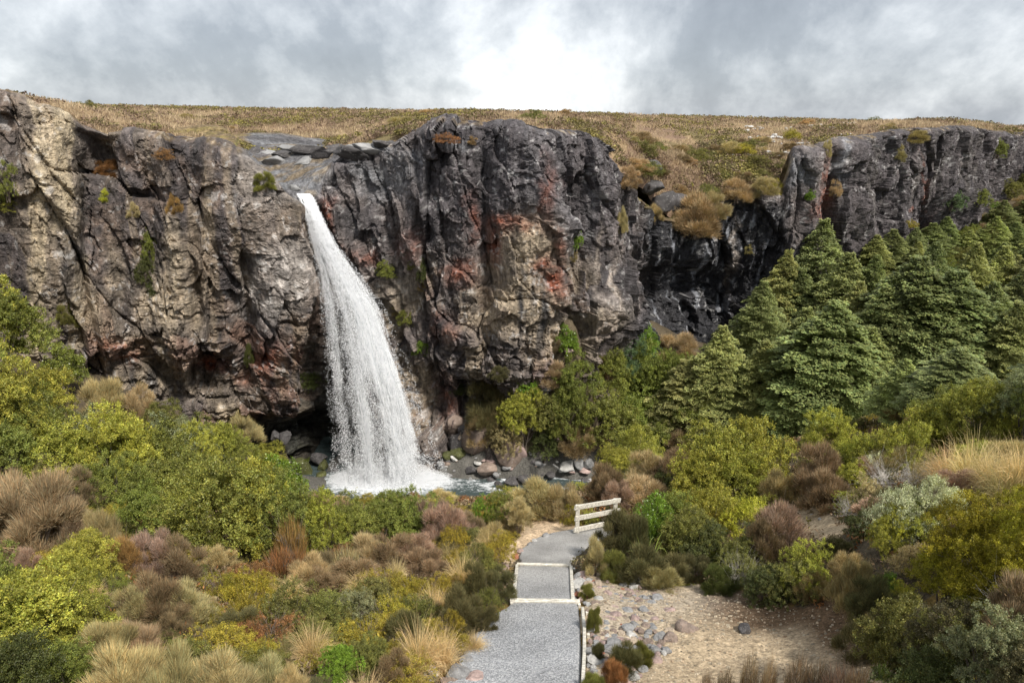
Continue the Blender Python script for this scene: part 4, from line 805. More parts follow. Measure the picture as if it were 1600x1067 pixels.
# far right slope: trees and shrubs on the way up to the rim, each standing on the ground
k = 0; tries = 0; spots = []; SLOPE = []
while k < 90 and tries < 4000:
    tries += 1; y = rs.uniform(58, 112); x = rs.uniform(.45, .88)*y; gz_ = float(ground_z(np.array([x]), np.array([y]))[0])
    px, py, zc = proj(np.array([x, y, gz_]))
    if y > cliff_y(x, y)-3.0 or px < 1310 or px > 1680 or py > 560 or min([9]+[math.hypot(x-a, y-b_) for a, b_ in spots]) < 2.4: continue
    spots.append((x, y)); k += 1; hi = py < 395
    kind = rs.choice(['leafy', 'feather', 'glossy', 'beech'], p=[.45, .28, .09, .18]) if hi else rs.choice(['beech', 'leafy'], p=[.8, .2])
    col = {'leafy': rs.choice(['green', 'olive', 'teal']), 'feather': rs.choice(['tanb', 'brown']), 'glossy': 'bright', 'beech': rs.choice(['beech', 'beechl'])}[kind]
    w_ = {'beech': rs.uniform(3.2, 5.0), 'leafy': rs.uniform(2.2, 3.8), 'feather': rs.uniform(1.8, 3.0), 'glossy': rs.uniform(1.5, 2.5)}[kind]; h_ = w_*(rs.uniform(.95, 1.3) if kind == 'beech' else rs.uniform(.7, 1.0))
    g = {'beech': 'beech trees on the far right slope', 'leafy': 'green shrubs on the far right slope', 'feather': 'brown shrubs on the far right slope', 'glossy': 'bright shrubs on the far right slope'}[kind]
    lb = {'beech': CNAME[col]+' beech tree in the dense stand below the far right cliff', 'leafy': CNAME[col]+' shrub in the thicket climbing the far right slope', 'feather': CNAME[col]+' shrub in the thicket climbing the far right slope', 'glossy': 'bright green shrub in the thicket climbing the far right slope'}[kind]
    SLOPE.append(place(kind, (x, y, gz_-.1), w_, h_, col, group=g+' '+CNAME[col], label='x', parts=kind == 'beech'))
    THINGS.append((SLOPE[-1], kind, col, float(px), float(py), 0))

# plants rooted on the cliff
for kind, px, py, w_, h_, col in [('leafy',8,290,1.3,2.2,'green'),('open',10,318,1.6,1.2,'lime'),('leafy',232,395,1.1,2.6,'green'),('leafy',228,428,1.4,1.8,'dark'),('feather',275,325,1.2,1.6,'orange'),('feather',170,262,1.8,1.2,'rust'),('feather',160,305,.8,.9,'yellow'),('feather',208,335,.9,1.0,'khaki'),('feather',412,290,1.3,1.2,'olive'),('cushion',250,242,1.2,.7,'rust'),
      ('leafy',600,425,1.6,1.4,'green'),('leafy',655,545,1.6,1.5,'bright'),('leafy',628,502,1.6,1.3,'green'),('feather',612,490,1.0,1.1,'khaki'),('leafy',640,420,.9,.9,'olive'),('glossy',907,378,1.0,1.6,'bright'),('feather',900,405,.8,1.2,'khaki'),('leafy',655,430,.8,1.8,'dark'),('leafy',490,600,2.2,1.3,'dark'),('leafy',555,610,1.4,.9,'dark'),('cushion',508,385,.9,.8,'green'),('feather',655,455,.7,.7,'tanb'),
      ('leafy',1490,318,3.0,2.6,'teal'),('leafy',1535,315,2.6,2.0,'green'),('feather',1085,345,5.0,4.2,'tanb'),('open',1072,300,2.6,2.0,'lime'),('cushion',1100,300,3.0,1.8,'olive'),('feather',1150,295,3.2,2.2,'tanb'),('feather',1200,292,3.0,2.0,'khaki'),('cushion',1215,290,2.4,1.6,'gold'),('feather',1040,322,2.6,2.2,'brown'),('cushion',1130,285,2.6,1.8,'olive'),('feather',1110,330,3.2,2.8,'khaki'),('feather',1010,300,2.2,1.6,'khaki'),('brush',978,350,.9,2.2,'khaki'),('feather',1298,235,1.0,1.8,'khaki'),('feather',1305,300,1.4,1.8,'tanb'),('leafy',1263,305,1.2,1.0,'bright'),('feather',1430,220,3.2,1.4,'khaki'),('leafy',1565,235,2.6,2.4,'green'),('feather',1410,245,1.5,1.8,'khaki'),
      ('feather',975,252,1.6,1.6,'khaki'),('feather',988,276,2.0,1.8,'tanb'),('feather',1003,298,2.2,1.8,'khaki'),('cushion',1022,314,2.4,1.4,'gold'),('feather',968,236,1.2,1.2,'tanb'),('brush',1030,335,1.6,1.8,'khaki'),('leafy',1512,400,2.4,1.6,'teal'),('cushion',700,215,1.6,.7,'rust'),('feather',735,225,.8,.7,'tanb'),('feather',385,555,.8,1.8,'dark'),('feather',105,500,1.2,1.6,'olive'),('feather',1168,395,.9,1.1,'khaki'),('leafy',1452,390,2.0,1.8,'bright'),('cushion',1425,348,1.6,1.0,'gold'),('leafy',230,450,.9,1.1,'dark'),('feather',780,590,1.6,1.2,'heath'),('leafy',720,610,1.2,.9,'dark')]:
    q = cliff_at(px, py)
    if q is None: continue
    place(kind, q+np.array([0, .2, -.45*h_]), w_, h_, col, px=px, py=py, tilt=.0)['on_cliff'] = 1

# small heath plants filling the near slopes: many of a kind, each an object of its own
def off_path(x, y): return float(path_mask(np.array([x]), np.array([y]), .1)[0]) < .05
def bare(px, py, m=0):
    a = np.array([px]); b_ = np.array([py]); return any(in_poly(a, b_+d, pg)[0] for pg in (gully_poly, tan_poly, tan2_poly, tan3_poly) for d in (0, 10, -10))
fill = []; tries = 0
while len(fill) < 270 and tries < 9000:
    tries += 1; y = 5.2+rs.rand()**1.2*20; x = rs.uniform(-.80, .80)*y*1.08; z = float(ground_z(np.array([x]), np.array([y]))[0]); px, py, zc = proj(np.array([x, y, z]))
    if not off_path(x, y) or bare(px, py) or px < -60 or px > 1660 or py > 1130: continue
    if min([9]+[math.hypot(x-a, y-b_) for a, b_ in fill]) < .45+.02*y: continue
    if px > 900 and px < 1010 and py > 880: continue
    if px > 640 and px < 700 and py > 1000: continue
    if 735 < px < 810 and py > 880 and not (px < 775): continue
    fill.append((x, y)); left = px < 800
    opt = [('cushion','gold'),('cushion','olive'),('cushion','rust'),('feather','brown'),('feather','khaki'),('brush','tanb'),('tussock','straw'),('leafy','olive'),('feather','heath')] if left else [('feather','heath'),('feather','brown'),('leafy','olive'),('brush','khaki'),('leafy','dark'),('open','lime'),('cushion','gold'),('feather','pink'),('dead','white')]
    pr = [.30,.20,.05,.08,.08,.05,.06,.14,.04] if left else [.14,.10,.18,.08,.12,.20,.06,.08,.04]
    kind, col = opt[rs.choice(len(opt), p=pr)]; s_ = rs.uniform(.45, 1.0)*(.75+.025*y); hh_ = s_*{'cushion': .45, 'feather': .6, 'brush': .7, 'tussock': .55, 'leafy': .7, 'open': .7, 'dead': .5}[kind]
    side = 'left of the gravel path' if left else 'right of the gravel path'
    ft = place(kind, (x, y, z-.04), s_, hh_, col, group='small %s %s plants %s' % (CNAME[col], {'dead': 'bare'}.get(kind, kind), side), label='x', parts=False)
    THINGS.append((ft, kind, col, float(px), float(py), 0))

# ------------------------------------------------------------------ timber on the path and the fence
m_wood, nt, b = principled('weathered_timber', .85, .2); oc = objco(nt)
wd = noise(nt, mapping(nt, oc, (14, 14, 14)), 1, 5, .6); wg = noise(nt, mapping(nt, oc, (3, 40, 40)), 1, 4, .6)
wc_ = mix(nt, ramp(nt, wd, [(.35, 0), (.65, 1)]), (.46, .43, .36), (.72, .68, .60)); nt.links.new(mix(nt, 1.0, wc_, ramp(nt, wg, [(.35, .6), (.6, 1.1)]), 'MULTIPLY'), b.inputs['Base Color']); bump(nt, b, wg, .5, .01)
def beam_mesh(name, p0, p1, w, h, bev=.006):
    """board from p0 to p1 (its top centre line), w wide and h deep, with bevelled edges"""
    p0, p1 = np.array(p0, float), np.array(p1, float); d = unit(p1-p0); up = np.array([0, 0, 1.0]) if abs(d[2]) < .9 else np.array([0, 1.0, 0]); s_ = unit(np.cross(d, up)); u_ = np.cross(s_, d)
    prof = [(-w/2+bev, 0), (w/2-bev, 0), (w/2, -bev), (w/2, -h+bev), (w/2-bev, -h), (-w/2+bev, -h), (-w/2, -h+bev), (-w/2, -bev)]
    L_ = np.linalg.norm(p1-p0); n = max(2, int(L_/.25)); rings = []
    for i in range(n+1):
        q = p0+(p1-p0)*i/n+np.array([0, 0, .003])*rs.randn(); rings.append([q+s_*a+u_*b_ for a, b_ in prof])
    V = np.array(rings).reshape(-1, 3); F = []
    for i in range(n):
        for j in range(8): F.append([i*8+j, i*8+(j+1) % 8, (i+1)*8+(j+1) % 8, (i+1)*8+j])
    me = bpy.data.meshes.new(name); me.from_pydata(V.tolist(), [], F+[list(range(7, -1, -1)), [n*8+k for k in range(8)]]); me.update(); me.materials.append(m_wood); return me
def G(px, py, up=0.0):
    q = ground_hit(px, py, 2); return np.array([q[0], q[1], q[2]+up])
def empty_at(name, p, label, cat, group=None):
    o = bpy.data.objects.new(name, None); COL.objects.link(o); o.location = Vector([float(v) for v in p]); tag(o, label, cat, group); return o
def part(name, root, p0, p1, w, h, label=None):
    l = np.array(root.location); o = obj(name, beam_mesh(name, np.array(p0)-l, np.array(p1)-l, w, h), root)
    if label: o['label'] = label
    return o
A0, A1, B0, B1 = G(797, 941, .075), G(906, 943, .075), G(808, 884, .075), G(892, 886, .075)
C0, C1 = G(802, 939, .065), G(895, 940, .065)
fr = empty_at('step_frame', (A0+A1+B0+B1)/4-np.array([0, 0, .07]), 'pale timber frame boxing one gravel step of the path', 'path step')
part('cross_board', fr, A0, A1, .095, .22); part('cross_board', fr, B0, B1, .07, .16); part('side_board', fr, C0+unit(B0-C0)*.05, B0-unit(B0-C0)*.05-[0, 0, .012], .07, .16); part('side_board', fr, C1+unit(B1-C1)*.05, B1-unit(B1-C1)*.05-[0, 0, .012], .07, .16)
for p_ in (A0+[.03, -.075, .0], A1+[-.02, -.075, .0], B1+[.055, -.15, .02], (C1+B1)/2+[.055, 0, .01]): part('peg', fr, p_, p_-[0, 0, .42], .05, .05)
# the single board edging the right side of the near path
E = [G(a, py, .07) for a, py in ((910, 952), (913, 985), (913, 1020), (911, 1060), (908, 1110), (905, 1180))]
eg = empty_at('path_edging', E[0]-np.array([0, 0, .07]), 'long pale timber board edging the right side of the near gravel path', 'path edging')
for a, b_ in zip(E[:-1], E[1:]): part('board', eg, a+unit(b_-a)*.004, b_-unit(b_-a)*.004, .055, .2)
for a, py in ((917, 958), (919, 992), (919, 1028), (917, 1058)): q = G(a, py, .05); part('peg', eg, q, q-[0, 0, .4], .05, .05)
# rail fence at the bend
F0, F1 = G(903, 832), G(966, 819)
fdir = unit((F1-F0)*[1, 1, 0]); dz1 = F1[2]-F0[2]
fn = empty_at('rail_fence', F0, 'weathered three-rail timber fence at the bend of the gravel path', 'fence')
fn_back = np.array([-fdir[1], fdir[0], 0])
for q in (F0, F0+(F1-F0)*.92): part('post', fn, q+[0, 0, .88]+fn_back*.045, q-[0, 0, .3]+fn_back*.045, .11, .11)
for hh_, ext in ((.90, .12), (.56, .10), (.20, .12)): part('rail', fn, F0-(F1-F0)*ext/1.2+[0, 0, hh_]-fn_back*.035, F1+[0, 0, hh_]-fn_back*.035, .05, .135)

# ------------------------------------------------------------------ rocks
def ico(sub=3):
    import bmesh
    bm = bmesh.new(); bmesh.ops.create_icosphere(bm, subdivisions=sub, radius=1); V = np.array([v.co[:] for v in bm.verts]); F = np.array([[v.index for v in f.verts] for f in bm.faces]); bm.free(); return V, F
IV, IF = ico(4)
def rock_mesh(name, cuts, seed, rough, mat):
    V = IV.copy()
    for k in range(cuts):
        n_ = rdir(1)[0]; dcut = rs.uniform(.45, .85); e = V@n_-dcut; V = V-np.maximum(e, 0)[:, None]*n_*.93
    V = V*(1+rough*fbm(V*1.3+seed, 4, seed)[:, None]+rough*.25*fbm(V*6+seed, 3, seed+5)[:, None]); V = V/np.percentile(np.abs(V), 99, axis=0)/2
    return mesh_np(name, V, IF, mat, None, True)
m_stone, nt, b = principled('stone', .85, .3); oc = objco(nt); oi = N(nt, 'ShaderNodeObjectInfo')
s1 = noise(nt, oc, 3.0, 6, .65); s2n = noise(nt, oc, 14, 4, .6)
cc = mix(nt, 1.0, oi.outputs['Color'], ramp(nt, s1, [(.3, .6), (.7, 1.45)]), 'MULTIPLY'); cc = mix(nt, ramp(nt, s2n, [(.6, 0), (.68, .45)]), cc, (.48, .46, .43)); nt.links.new(cc, b.inputs['Base Color'])
bump(nt, b, mth(nt, 'ADD', s1, mth(nt, 'MULTIPLY', s2n, .3)), .7, .06)
ROUND = [rock_mesh('stone', 7, k, .16, m_stone) for k in range(6)]; ANG = [rock_mesh('boulder', 22, k+20, .22, m_stone) for k in range(6)]
SCOL = dict(grey=(.235, .232, .23), pale=(.40, .39, .37), pink=(.34, .25, .225), brown=(.21, .16, .13), red=(.30, .12, .07), dark=(.07, .065, .065), tan=(.36, .29, .22), mossy=(.075, .08, .025))
def rock(q, w, h, col, ang=False, label=None, group=None, d=None, name=None, px=None, py=None):
    me = (ANG if ang else ROUND)[rs.randint(6)]; o = obj(name or ('boulder' if ang else 'stone'), me); o.color = (*(np.array(SCOL[col])*rs.uniform(.85, 1.15)), 1)
    o.location = Vector([float(v) for v in q]); o.scale = (w, (d or w*rs.uniform(.7, 1.05)), h); o.rotation_euler = (rs.uniform(-.2, .2), rs.uniform(-.2, .2), rs.rand()*6.28); o['category'] = 'boulder' if ang else 'stone'
    if label: o['label'] = label
    if group: o['group'] = group
    if px is not None and not label: THINGS.append((o, 'rock', col, px, py, w))
    return o
RCN = dict(grey='grey', pale='pale', pink='pinkish', brown='brown', red='orange-red', dark='dark wet', tan='tan', mossy='mossy')
poly_r = [(912,893),(945,893),(985,905),(1020,915),(1045,940),(1060,985),(1050,1012),(1010,1045),(985,1085),(918,1090),(920,1000),(918,950),(900,930),(896,900)]
got = []; tries = 0
while len(got) < 295 and tries < 20000:
    tries += 1; px, py = rs.uniform(895, 1065), rs.uniform(890, 1090)
    if not in_poly(np.array([px]), np.array([py]), poly_r)[0]: continue
    if px > 975 and rs.rand() < (px-975)/80: continue
    r_ = 3.6+7.5*rs.rand()**1.8; r_ *= 1+(py-900)/500
    if min([99]+[math.hypot(px-a, (py-b_)*1.5)/(r_+c_) for a, b_, c_ in got]) < .64: continue
    q = ground_hit(px, py, 2); zc = proj(q[None])[2][0]; got.append((px, py, r_)); w_ = 2*r_*zc/FPX
    col = rs.choice(['grey', 'pale', 'pink', 'brown', 'red', 'tan'], p=[.36, .12, .24, .17, .02, .09])
    big = r_ > 9.8
    sh = 'upper' if py < 950 else ('middle' if py < 1010 else 'lower')
    rock(q+[0, 0, .10*w_], w_*1.1, w_*rs.uniform(.5, .7), col, group='stones lining the right side of the path', px=px if big else None, py=py, label=None if big else 'small %s rounded stone, %s stony verge, %s' % (RCN[col], sh, 'close beside the timber path edge' if px < 942 else ('midway to the sandy gully' if px < 985 else 'bordering the sandy gully')))
for px, py, w, col in [(715,1052,40,'grey'),(668,1058,46,'pale'),(742,1060,34,'pink'),(700,1066,30,'brown'),(640,1062,30,'grey'),(728,1035,24,'grey'),(788,886,16,'pink'),(792,900,20,'brown'),(787,915,16,'tan'),(794,926,14,'grey'),(812,862,12,'pink'),(806,870,14,'red'),(828,850,10,'grey'),(836,845,10,'pale'),(855,838,16,'grey'),(862,836,9,'grey'),
                       (1165,985,30,'dark'),(1262,945,10,'tan'),(1095,955,12,'pale'),(1130,975,8,'grey'),(1075,985,40,'brown'),(1270,805,8,'pale'),(1282,812,8,'pale'),(1048,1000,26,'brown'),(1150,942,9,'tan')]:
    q = ground_hit(px, py, 2); zc = proj(q[None])[2][0]; w_ = w*zc/FPX; rock(q+[0, 0, .06*w_], w_, w_*.55, col, px=px, py=py)
# boulders by the stream and at the cliff foot (column, centre row, distance, width, height in photo pixels)
for px, py, Y, w, h, col, ang in [(808,702,49.6,62,52,'pink',1),(748,686,50.4,48,44,'brown',1),(790,712,49.5,54,40,'brown',1),(762,733,48.6,30,22,'brown',1),(720,690,51,34,30,'dark',1),(845,725,49.2,30,16,'grey',1),(872,730,49,20,16,'pale',1),(884,727,48.8,28,20,'pale',1),(905,722,48.8,24,16,'grey',0),(918,724,48.6,18,14,'grey',0),(830,722,49.2,22,14,'dark',1),(735,735,48.6,16,10,'dark',0),(800,752,47.6,22,12,'dark',1),(818,747,47.6,18,10,'dark',0),(778,757,47.4,14,8,'dark',0),
                          (712,662,51.6,30,30,'brown',1),(695,668,52,24,22,'brown',1),(730,668,51.6,30,34,'dark',1),(700,712,50,18,12,'mossy',0),(715,708,50.2,24,14,'mossy',0),(740,712,50,20,12,'mossy',0),(688,724,49.4,12,8,'grey',0),(850,708,50.2,28,20,'brown',1),(875,705,50.4,22,16,'tan',1),(900,710,50,24,16,'brown',1),(480,735,49.5,26,20,'mossy',0),(500,745,49,22,18,'mossy',0),(505,728,50,22,20,'mossy',1),(485,752,48.8,22,16,'mossy',0),(520,738,49.6,16,14,'dark',1),
                          (465,725,50,24,20,'mossy',0),(495,715,50.6,26,20,'dark',1),(430,680,46.4,22,16,'dark',1),(445,684,46.6,20,18,'dark',1),(775,742,48,10,7,'grey',0),(860,742,48.2,14,9,'dark',0)]:
    q = P(px, py, Y); zc = proj(q[None])[2][0]; rock(q, w*zc/FPX*1.1, h*zc/FPX*1.15, col, ang=bool(ang), px=px, py=py)
k = 0; tries = 0
while k < 110 and tries < 3000:
    tries += 1; px = rs.uniform(690, 935); x_, y_ = None, rs.uniform(46, 50.5); q = P(px, 740, y_); x_ = q[0]; z_ = float(ground_z(np.array([x_]), np.array([y_]))[0])
    if z_ < -.45 or (z_ < -.1 and rs.rand() < .6): continue
    w_ = .22+.75*rs.rand()**3; k += 1; col = rs.choice(['grey', 'pale', 'brown', 'dark', 'pink'], p=[.32, .17, .2, .21, .1])
    rock((x_, y_, max(z_, -.1)+.1*w_), w_, w_*.65, col, ang=rs.rand() < .5, group='loose rocks along the stream', label='small %s rock %s' % (RCN[col], 'beside the pool near the foot of the falls' if px < 765 else ('in the riffles below the big boulders' if px < 850 else 'in the stony stream bed near the rail fence')), name='stream_rock')

# water-worn rocks in the stream bed above the lip
for px, py, w, h, col in [(420,248,40,14,'grey'),(548,236,50,14,'dark'),(580,228,44,12,'grey'),(505,240,40,12,'dark'),(470,248,36,12,'grey'),(440,240,36,10,'dark'),(600,220,40,10,'dark'),(560,224,44,9,'grey'),(410,236,30,9,'grey'),(530,226,50,9,'dark'),(480,234,46,9,'dark'),(460,292,24,12,'pale'),(395,232,30,10,'dark'),(622,210,36,9,'grey'),(455,226,50,8,'grey')]:
    q = cliff_at(px, py, 4)
    if q is None: continue
    zc = proj(q[None])[2][0]; rock(q+np.array([0, .3, -.22]), w*zc/FPX*1.15, h*zc/FPX*1.9, 'grey' if col == 'pale' else col, ang=True, px=px, py=py, name='worn_rock', d=w*zc/FPX*1.3)
# pebbles on the sandy gully, and low heath carpeting the slopes
def scatter_ground(n, test, ymax=24, ymin=4.5, pw=1.0, wide_=.86):
    y = ymin+rs.rand(n)**pw*(ymax-ymin); x = rs.uniform(-wide_, wide_, n)*y*1.05; z = ground_z(x, y); V = np.stack([x, y, z], -1); px, py, zc = proj(V); k = test(px, py, x, y); return V[k], px[k], py[k]
pv_, ppx, ppy = scatter_ground(60000, lambda px, py, x, y: in_poly(px, py, gully_poly) & (path_mask(x, y, .05) < .3) & (rs.rand(len(px)) < .32+.7*np.exp(-((px-1050)/90)**2-((py-950)/60)**2)), 15, 6)
T8 = np.array([[1,0,0],[-1,0,0],[0,1,0],[0,-1,0],[0,0,.7],[.6,.6,.45],[-.6,.5,.4],[.1,-.7,.5]], float)
s_ = (.008+.028*rs.rand(len(pv_))**3); Vp = pv_[:, None]+T8[None]*s_[:, None, None]*rs.uniform(.6, 1.3, (len(pv_), 1, 3))
Fp = np.array([[0,2,5],[2,6,5],[5,6,4],[2,1,6],[1,3,6],[6,7,4],[3,7,6],[3,0,7],[0,5,7],[5,4,7]])[None]+8*np.arange(len(pv_))[:, None, None]
m_peb, nt, b = principled('pebble', .9, .2); nt.links.new(attr(nt)[0], b.inputs['Base Color'])
pc_ = np.array([.31, .26, .19])*rs.uniform(.55, 1.5, (len(pv_), 1)); pc_ = pc_*np.array([1, 1, 1])+(rs.rand(len(pv_), 1) < .2)*np.array([.02, -.01, -.02])
tag(obj('pebbles', mesh_np('pebbles', Vp.reshape(-1, 3), Fp.reshape(-1, 3), m_peb, np.repeat(pc_, 8, 0))), 'loose pebbles strewn over the sandy gully right of the path', 'pebbles', kind='stuff')
M_cover = bpy.data.materials.new('ground_cover'); M_cover.use_nodes = True; nt = M_cover.node_tree; b = nt.nodes['Principled BSDF']; b.inputs['Roughness'].default_value = .75; b.inputs['Specular IOR Level'].default_value = .15
c = attr(nt)[0]; nt.links.new(c, b.inputs['Base Color']); t = N(nt, 'ShaderNodeBsdfTranslucent'); nt.links.new(c, t.inputs[0]); ms = N(nt, 'ShaderNodeMixShader'); ms.inputs[0].default_value = .2; nt.links.new(b.outputs[0], ms.inputs[1]); nt.links.new(t.outputs[0], ms.inputs[2]); nt.links.new(ms.outputs[0], nt.nodes['Material Output'].inputs[0])
def nobare(px, py, x, y):
    k = path_mask(x, y, .02) < .2
    for pg in (gully_poly, tan_poly, tan2_poly, tan3_poly): k &= ~in_poly(px+rs.randn(len(px))*5, py+rs.randn(len(px))*4, pg)
    k &= ~((px > 905) & (px < 1000) & (py > 895)); return k
cv_, _, _ = scatter_ground(12500, nobare, 30, 4.0, .85, 1.35)
nl = 46; m = len(cv_); sz_ = rs.uniform(.14, .34, m)*(1+.02*cv_[:, 1]); dd = rdir(m*nl).reshape(m, nl, 3); dd[..., 2] = np.abs(dd[..., 2])
cc_ = cv_[:, None]+dd*sz_[:, None, None]*rs.uniform(.5, 1.05, (m, nl, 1))*np.array([1, 1, .55]); cc_ = cc_.reshape(-1, 3); nr = unit(dd.reshape(-1, 3)+.8*rdir(m*nl)); ax = unit(np.cross(nr, rdir(m*nl))+[0, 0, .5])
typ = fbm(cv_*np.array([.45, .45, 0]), 3, 131)+.5*rs.randn(m)*.5; PALc = np.array([(.30, .235, .04), (.20, .18, .05), (.13, .115, .05), (.23, .16, .10), (.30, .24, .14), (.28, .13, .05)])
ti = np.clip(((typ+.75)/1.5*6).astype(int), 0, 5); lc = PALc[ti]*rs.uniform(.75, 1.25, (m, 1)); lc = np.repeat(lc, nl, 0)*rs.uniform(.6, 1.4, (m*nl, 1))
Ls = np.repeat(.035+.0022*cv_[:, 1], nl)*rs.uniform(.7, 1.4, m*nl); V, F = leaf_quads(cc_, ax, nr, Ls*1.3, Ls*.55)
tag(obj('heath_cover', mesh_np('heath_cover', V, F, M_cover, np.repeat(lc, 4, 0))), 'low tangled heath carpeting the slopes around the path', 'ground cover', kind='stuff')
# tussock and shrub carpet of the plateau
n = 95000; ppx = rs.uniform(-80, 1680, n); a_ = np.interp(ppx, [a for a, _, _ in plan], pl[:, 0]/pl[:, 1]); c0 = np.interp(a_, pl[:, 0]/pl[:, 1], pl[:, 1])
back = 3.7+rs.rand(n)**1.7*170; yy = c0+back; xx = a_*yy
iss = (ppx > 985) & (ppx < 1238); kk = rs.rand(n) < .55; yy = np.where(iss & kk, c0+3.8+rs.rand(n)*13, yy); xx = a_*yy
# height of the built surface: nearest plateau vertex
ci = np.clip(np.searchsorted(ANGS, a_), 0, len(ANGS)-1); st0 = cy_[ci]+(3.6+.2*slp[ci]); ri = np.clip(np.round(np.clip((yy-st0)/640, 0, 1)**(1/2.4)*229).astype(int), 1, 229); zz = PZ[ci, ri]
rk = (ppx > 415) & (ppx < 615) & (back < 6); rk |= (ppx > 650) & (ppx < 965) & (back < 6); keep = ~rk; xx, yy, zz = xx[keep], yy[keep], zz[keep]; n = len(xx)
nl = 12; base = np.stack([xx, yy, zz], -1); big = rs.rand(n)**3; sz_ = (.13+.0018*yy)*(1+1.1*big); kd = 1.1*fbm(base*np.array([.17, .10, 0]), 3, 141)+.45*fbm(base*np.array([.7, .7, 0]), 2, 142)+.13*rs.randn(n); base[:, 2] += .35*sstep(.1, .3, kd)
dd = rdir(n*nl).reshape(n, nl, 3); dd[..., 2] = np.abs(dd[..., 2]); grass = kd < .05
cc_ = base[:, None]+dd*sz_[:, None, None]*np.array([1, 1, .75]); up_ = np.where(grass[:, None, None], dd*.7+np.array([0, 0, 1.2]), rdir(n*nl).reshape(n, nl, 3)+[0, 0, .3]); up_ = up_.reshape(-1, 3)
PALp = np.array([(.50, .39, .25), (.38, .28, .17), (.24, .17, .12), (.19, .16, .075), (.25, .215, .07)])
ti = np.where(kd < -.12, 0, np.where(kd < .12, 1, np.where(kd < .26, 2, np.where(kd < .48, 3, 4)))); brown = rs.rand(n) < .10+.25*sstep(0, .2, fbm(base*np.array([.3, .2, 0])+77, 2, 145)); ti = np.where(brown, 2, ti)
lc = np.repeat(PALp[ti]*rs.uniform(.7, 1.3, (n, 1)), nl, 0)*rs.uniform(.78, 1.22, (n*nl, 1)); Ls = np.repeat(sz_, nl)*rs.uniform(.5, 1.1, n*nl); wd_ = np.where(np.repeat(grass, nl), .16, .5)
V, F = leaf_quads(cc_.reshape(-1, 3), up_, rdir(n*nl), Ls*np.where(np.repeat(grass, nl), 1.1, .6), Ls*wd_*.8)
tag(obj('tussock_cover', mesh_np('tussock_cover', V, F, M_cover, np.repeat(lc, 4, 0))), 'golden tussock and brown heath covering the plateau above the cliff', 'grassland', kind='stuff')
# pale stones lying on the plateau right of centre
for _ in range(60):
    px = rs.uniform(1130, 1330); a = np.interp(px, [q[0] for q in plan], pl[:, 0]/pl[:, 1]); y = np.interp(a, pl[:, 0]/pl[:, 1], pl[:, 1])+rs.uniform(6, 40); ci = min(np.searchsorted(ANGS, a), len(ANGS)-1); ri = int(np.clip(round(((y-cy_[ci]-3.6)/640)**(1/2.4)*229), 1, 229))
    rock((a*y, y, PZ[ci, ri]+.15), rs.uniform(.4, 1.3), .45, 'pale', ang=True, group='pale rocks on the plateau', label='small pale rock lying in the heath on the plateau', name='plateau_rock')

for px, Y, w, h in [(1015, 62.6, 3.0, 1.6), (1035, 64.6, 3.6, 2.0), (1052, 66.8, 3.0, 2.2), (1005, 64.5, 3.2, 1.4), (1290, 71, 4, 1.0), (1340, 76, 4, 1.0)]:
    a = np.interp(px, [q[0] for q in plan], pl[:, 0]/pl[:, 1]); y = Y+.5; ci = min(np.searchsorted(ANGS, a), len(ANGS)-1); ri = int(np.clip(round((max(y-cy_[ci]-3.8, 0)/640)**(1/2.4)*229), 1, 229)); q = np.array([a*y, y, PZ[ci, ri]]); pj = proj(q[None])
    rock(q, w, h, 'dark', ang=True, px=px, py=float(pj[1][0]), name='rock_outcrop', d=w*.8)
# shrubs on the vegetated slope that spills over the rim, and on the plateau behind it
k = 0
while k < 70:
    px = rs.uniform(985, 1236) if k < 46 else rs.uniform(60, 1500); a = np.interp(px, [q[0] for q in plan], pl[:, 0]/pl[:, 1]); y = np.interp(a, pl[:, 0]/pl[:, 1], pl[:, 1])+(3.9+rs.rand()**1.5*14 if k < 46 else rs.uniform(10, 60))
    ci = min(np.searchsorted(ANGS, a), len(ANGS)-1); ri = int(np.clip(round((max(y-cy_[ci]-3.8, 0)/640)**(1/2.4)*229), 1, 229)); k += 1
    if 385 < px < 960 and y < 62: continue
    kind, col = [('feather', 'tanb'), ('feather', 'brown'), ('cushion', 'olive'), ('open', 'olive'), ('cushion', 'gold'), ('feather', 'khaki')][rs.choice(6, p=[.28, .18, .2, .12, .08, .14])]
    w_ = rs.uniform(1.2, 3.2); q = (a*y, y, PZ[ci, ri]-.1); pj = proj(np.array([q]))
    place(kind, q, w_, w_*rs.uniform(.35, .6), col, px=float(pj[0][0]), py=float(pj[1][0]), parts=False)

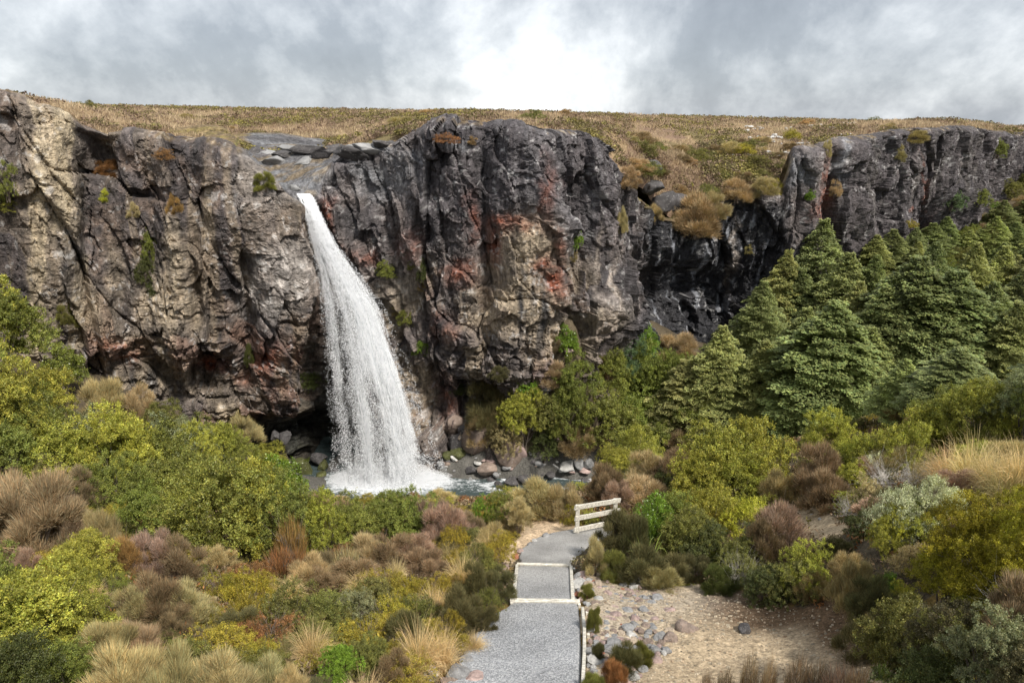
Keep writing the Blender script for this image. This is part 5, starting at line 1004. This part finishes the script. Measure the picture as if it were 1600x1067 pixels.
# ------------------------------------------------------------------ labels: look, then where it grows, then its place among its like
LM = [('waterfall pool', 600, 750), ('timber rail fence', 925, 800), ('timber step frame', 850, 912), ('sandy gully', 1180, 985), ('black rock alcove', 1100, 470), ('waterfall lip', 480, 310), ('dark cave behind the falls', 460, 700), ('bottom left corner', 0, 1067), ('bottom right corner', 1600, 1067),
      ('near gravel path', 800, 1020), ('far right cliff', 1500, 300), ('stream boulders', 850, 715), ('left buttress foot', 200, 620), ('pale tussocks on the ridge', 1540, 720), ('small bare track', 1275, 820), ('tall orange heath', 460, 845), ('large straw tussock', 655, 1010), ('small bright shrub', 533, 1045), ('big yellow-green shrub', 60, 940), ('golden whipcord shrubs', 1530, 850), ('silvery daisy shrub', 1410, 800), ('bleached bare branches', 1160, 880), ('flax by the verge', 1008, 870), ('khaki heath mound', 310, 1060), ('bare tan mound', 850, 815), ('dark verge heath', 745, 910), ('tallest beech tree', 1265, 400), ('largest beech tree', 1280, 560), ('slope behind the forest', 1560, 400), ('brown heath mound', 60, 790)]
ORD = ['leftmost', 'second from left', 'third from left', 'fourth from left', 'fifth from left', 'sixth from left', 'seventh from left', 'eighth from left', 'ninth from left', 'tenth from left', 'eleventh from left', 'twelfth from left']
NW = {2: 'two', 3: 'three', 4: 'four', 5: 'five', 6: 'six', 7: 'seven', 8: 'eight', 9: 'nine', 10: 'ten', 11: 'eleven', 12: 'twelve'}
bk = {}
for it in THINGS:
    o, kind, col, px, py, sz = it; best = min(LM, key=lambda L: math.hypot(px-L[1], (py-L[2])*1.3)); dx, dy = px-best[1], py-best[2]
    d = ('above ' if dy < -25 else 'below ' if dy > 25 else '') if abs(dy) > .4*abs(dx) else ''; d = (d+('left of' if dx < 0 else 'right of')) if abs(dx) > .4*abs(dy) else ('above' if dy < 0 else 'below')
    if abs(dx) < 30 and abs(dy) < 30: d = 'beside'
    if kind == 'rock': lk = '%s %s' % (RCN[col], o['category'])
    else: lk = '%s %s' % (CNAME[col], LOOK[kind])
    if sz == 0 and py > 560: lk = 'small '+lk
    if o.get('on_cliff'): lk += ' on the cliff'
    bk.setdefault((lk, d, best[0]), []).append(it)
for (lk, d, L), its in bk.items():
    its.sort(key=lambda i: i[3]); n_ = len(its)
    for i, it in enumerate(its):
        ex = '' if n_ == 1 else ', '+('rightmost' if i == n_-1 else ORD[min(i, 11)])
        lb_ = '%s %s the %s%s' % (lk, d, L, ex)
        if len(lb_.split()) > 16: lb_ = lb_.replace('feathery ', '').replace(' with strap leaves', '').replace(' of arching grass', '').replace('small-leaved ', '')
        it[0]['label'] = lb_
        if it[1] != 'rock' and not it[0].get('group'): it[0]['group'] = '%ss in the valley' % LOOK[it[1]].split(' of ')[0].split(' with ')[0]
for it in THINGS:
    if 'on_cliff' in it[0]: del it[0]['on_cliff']
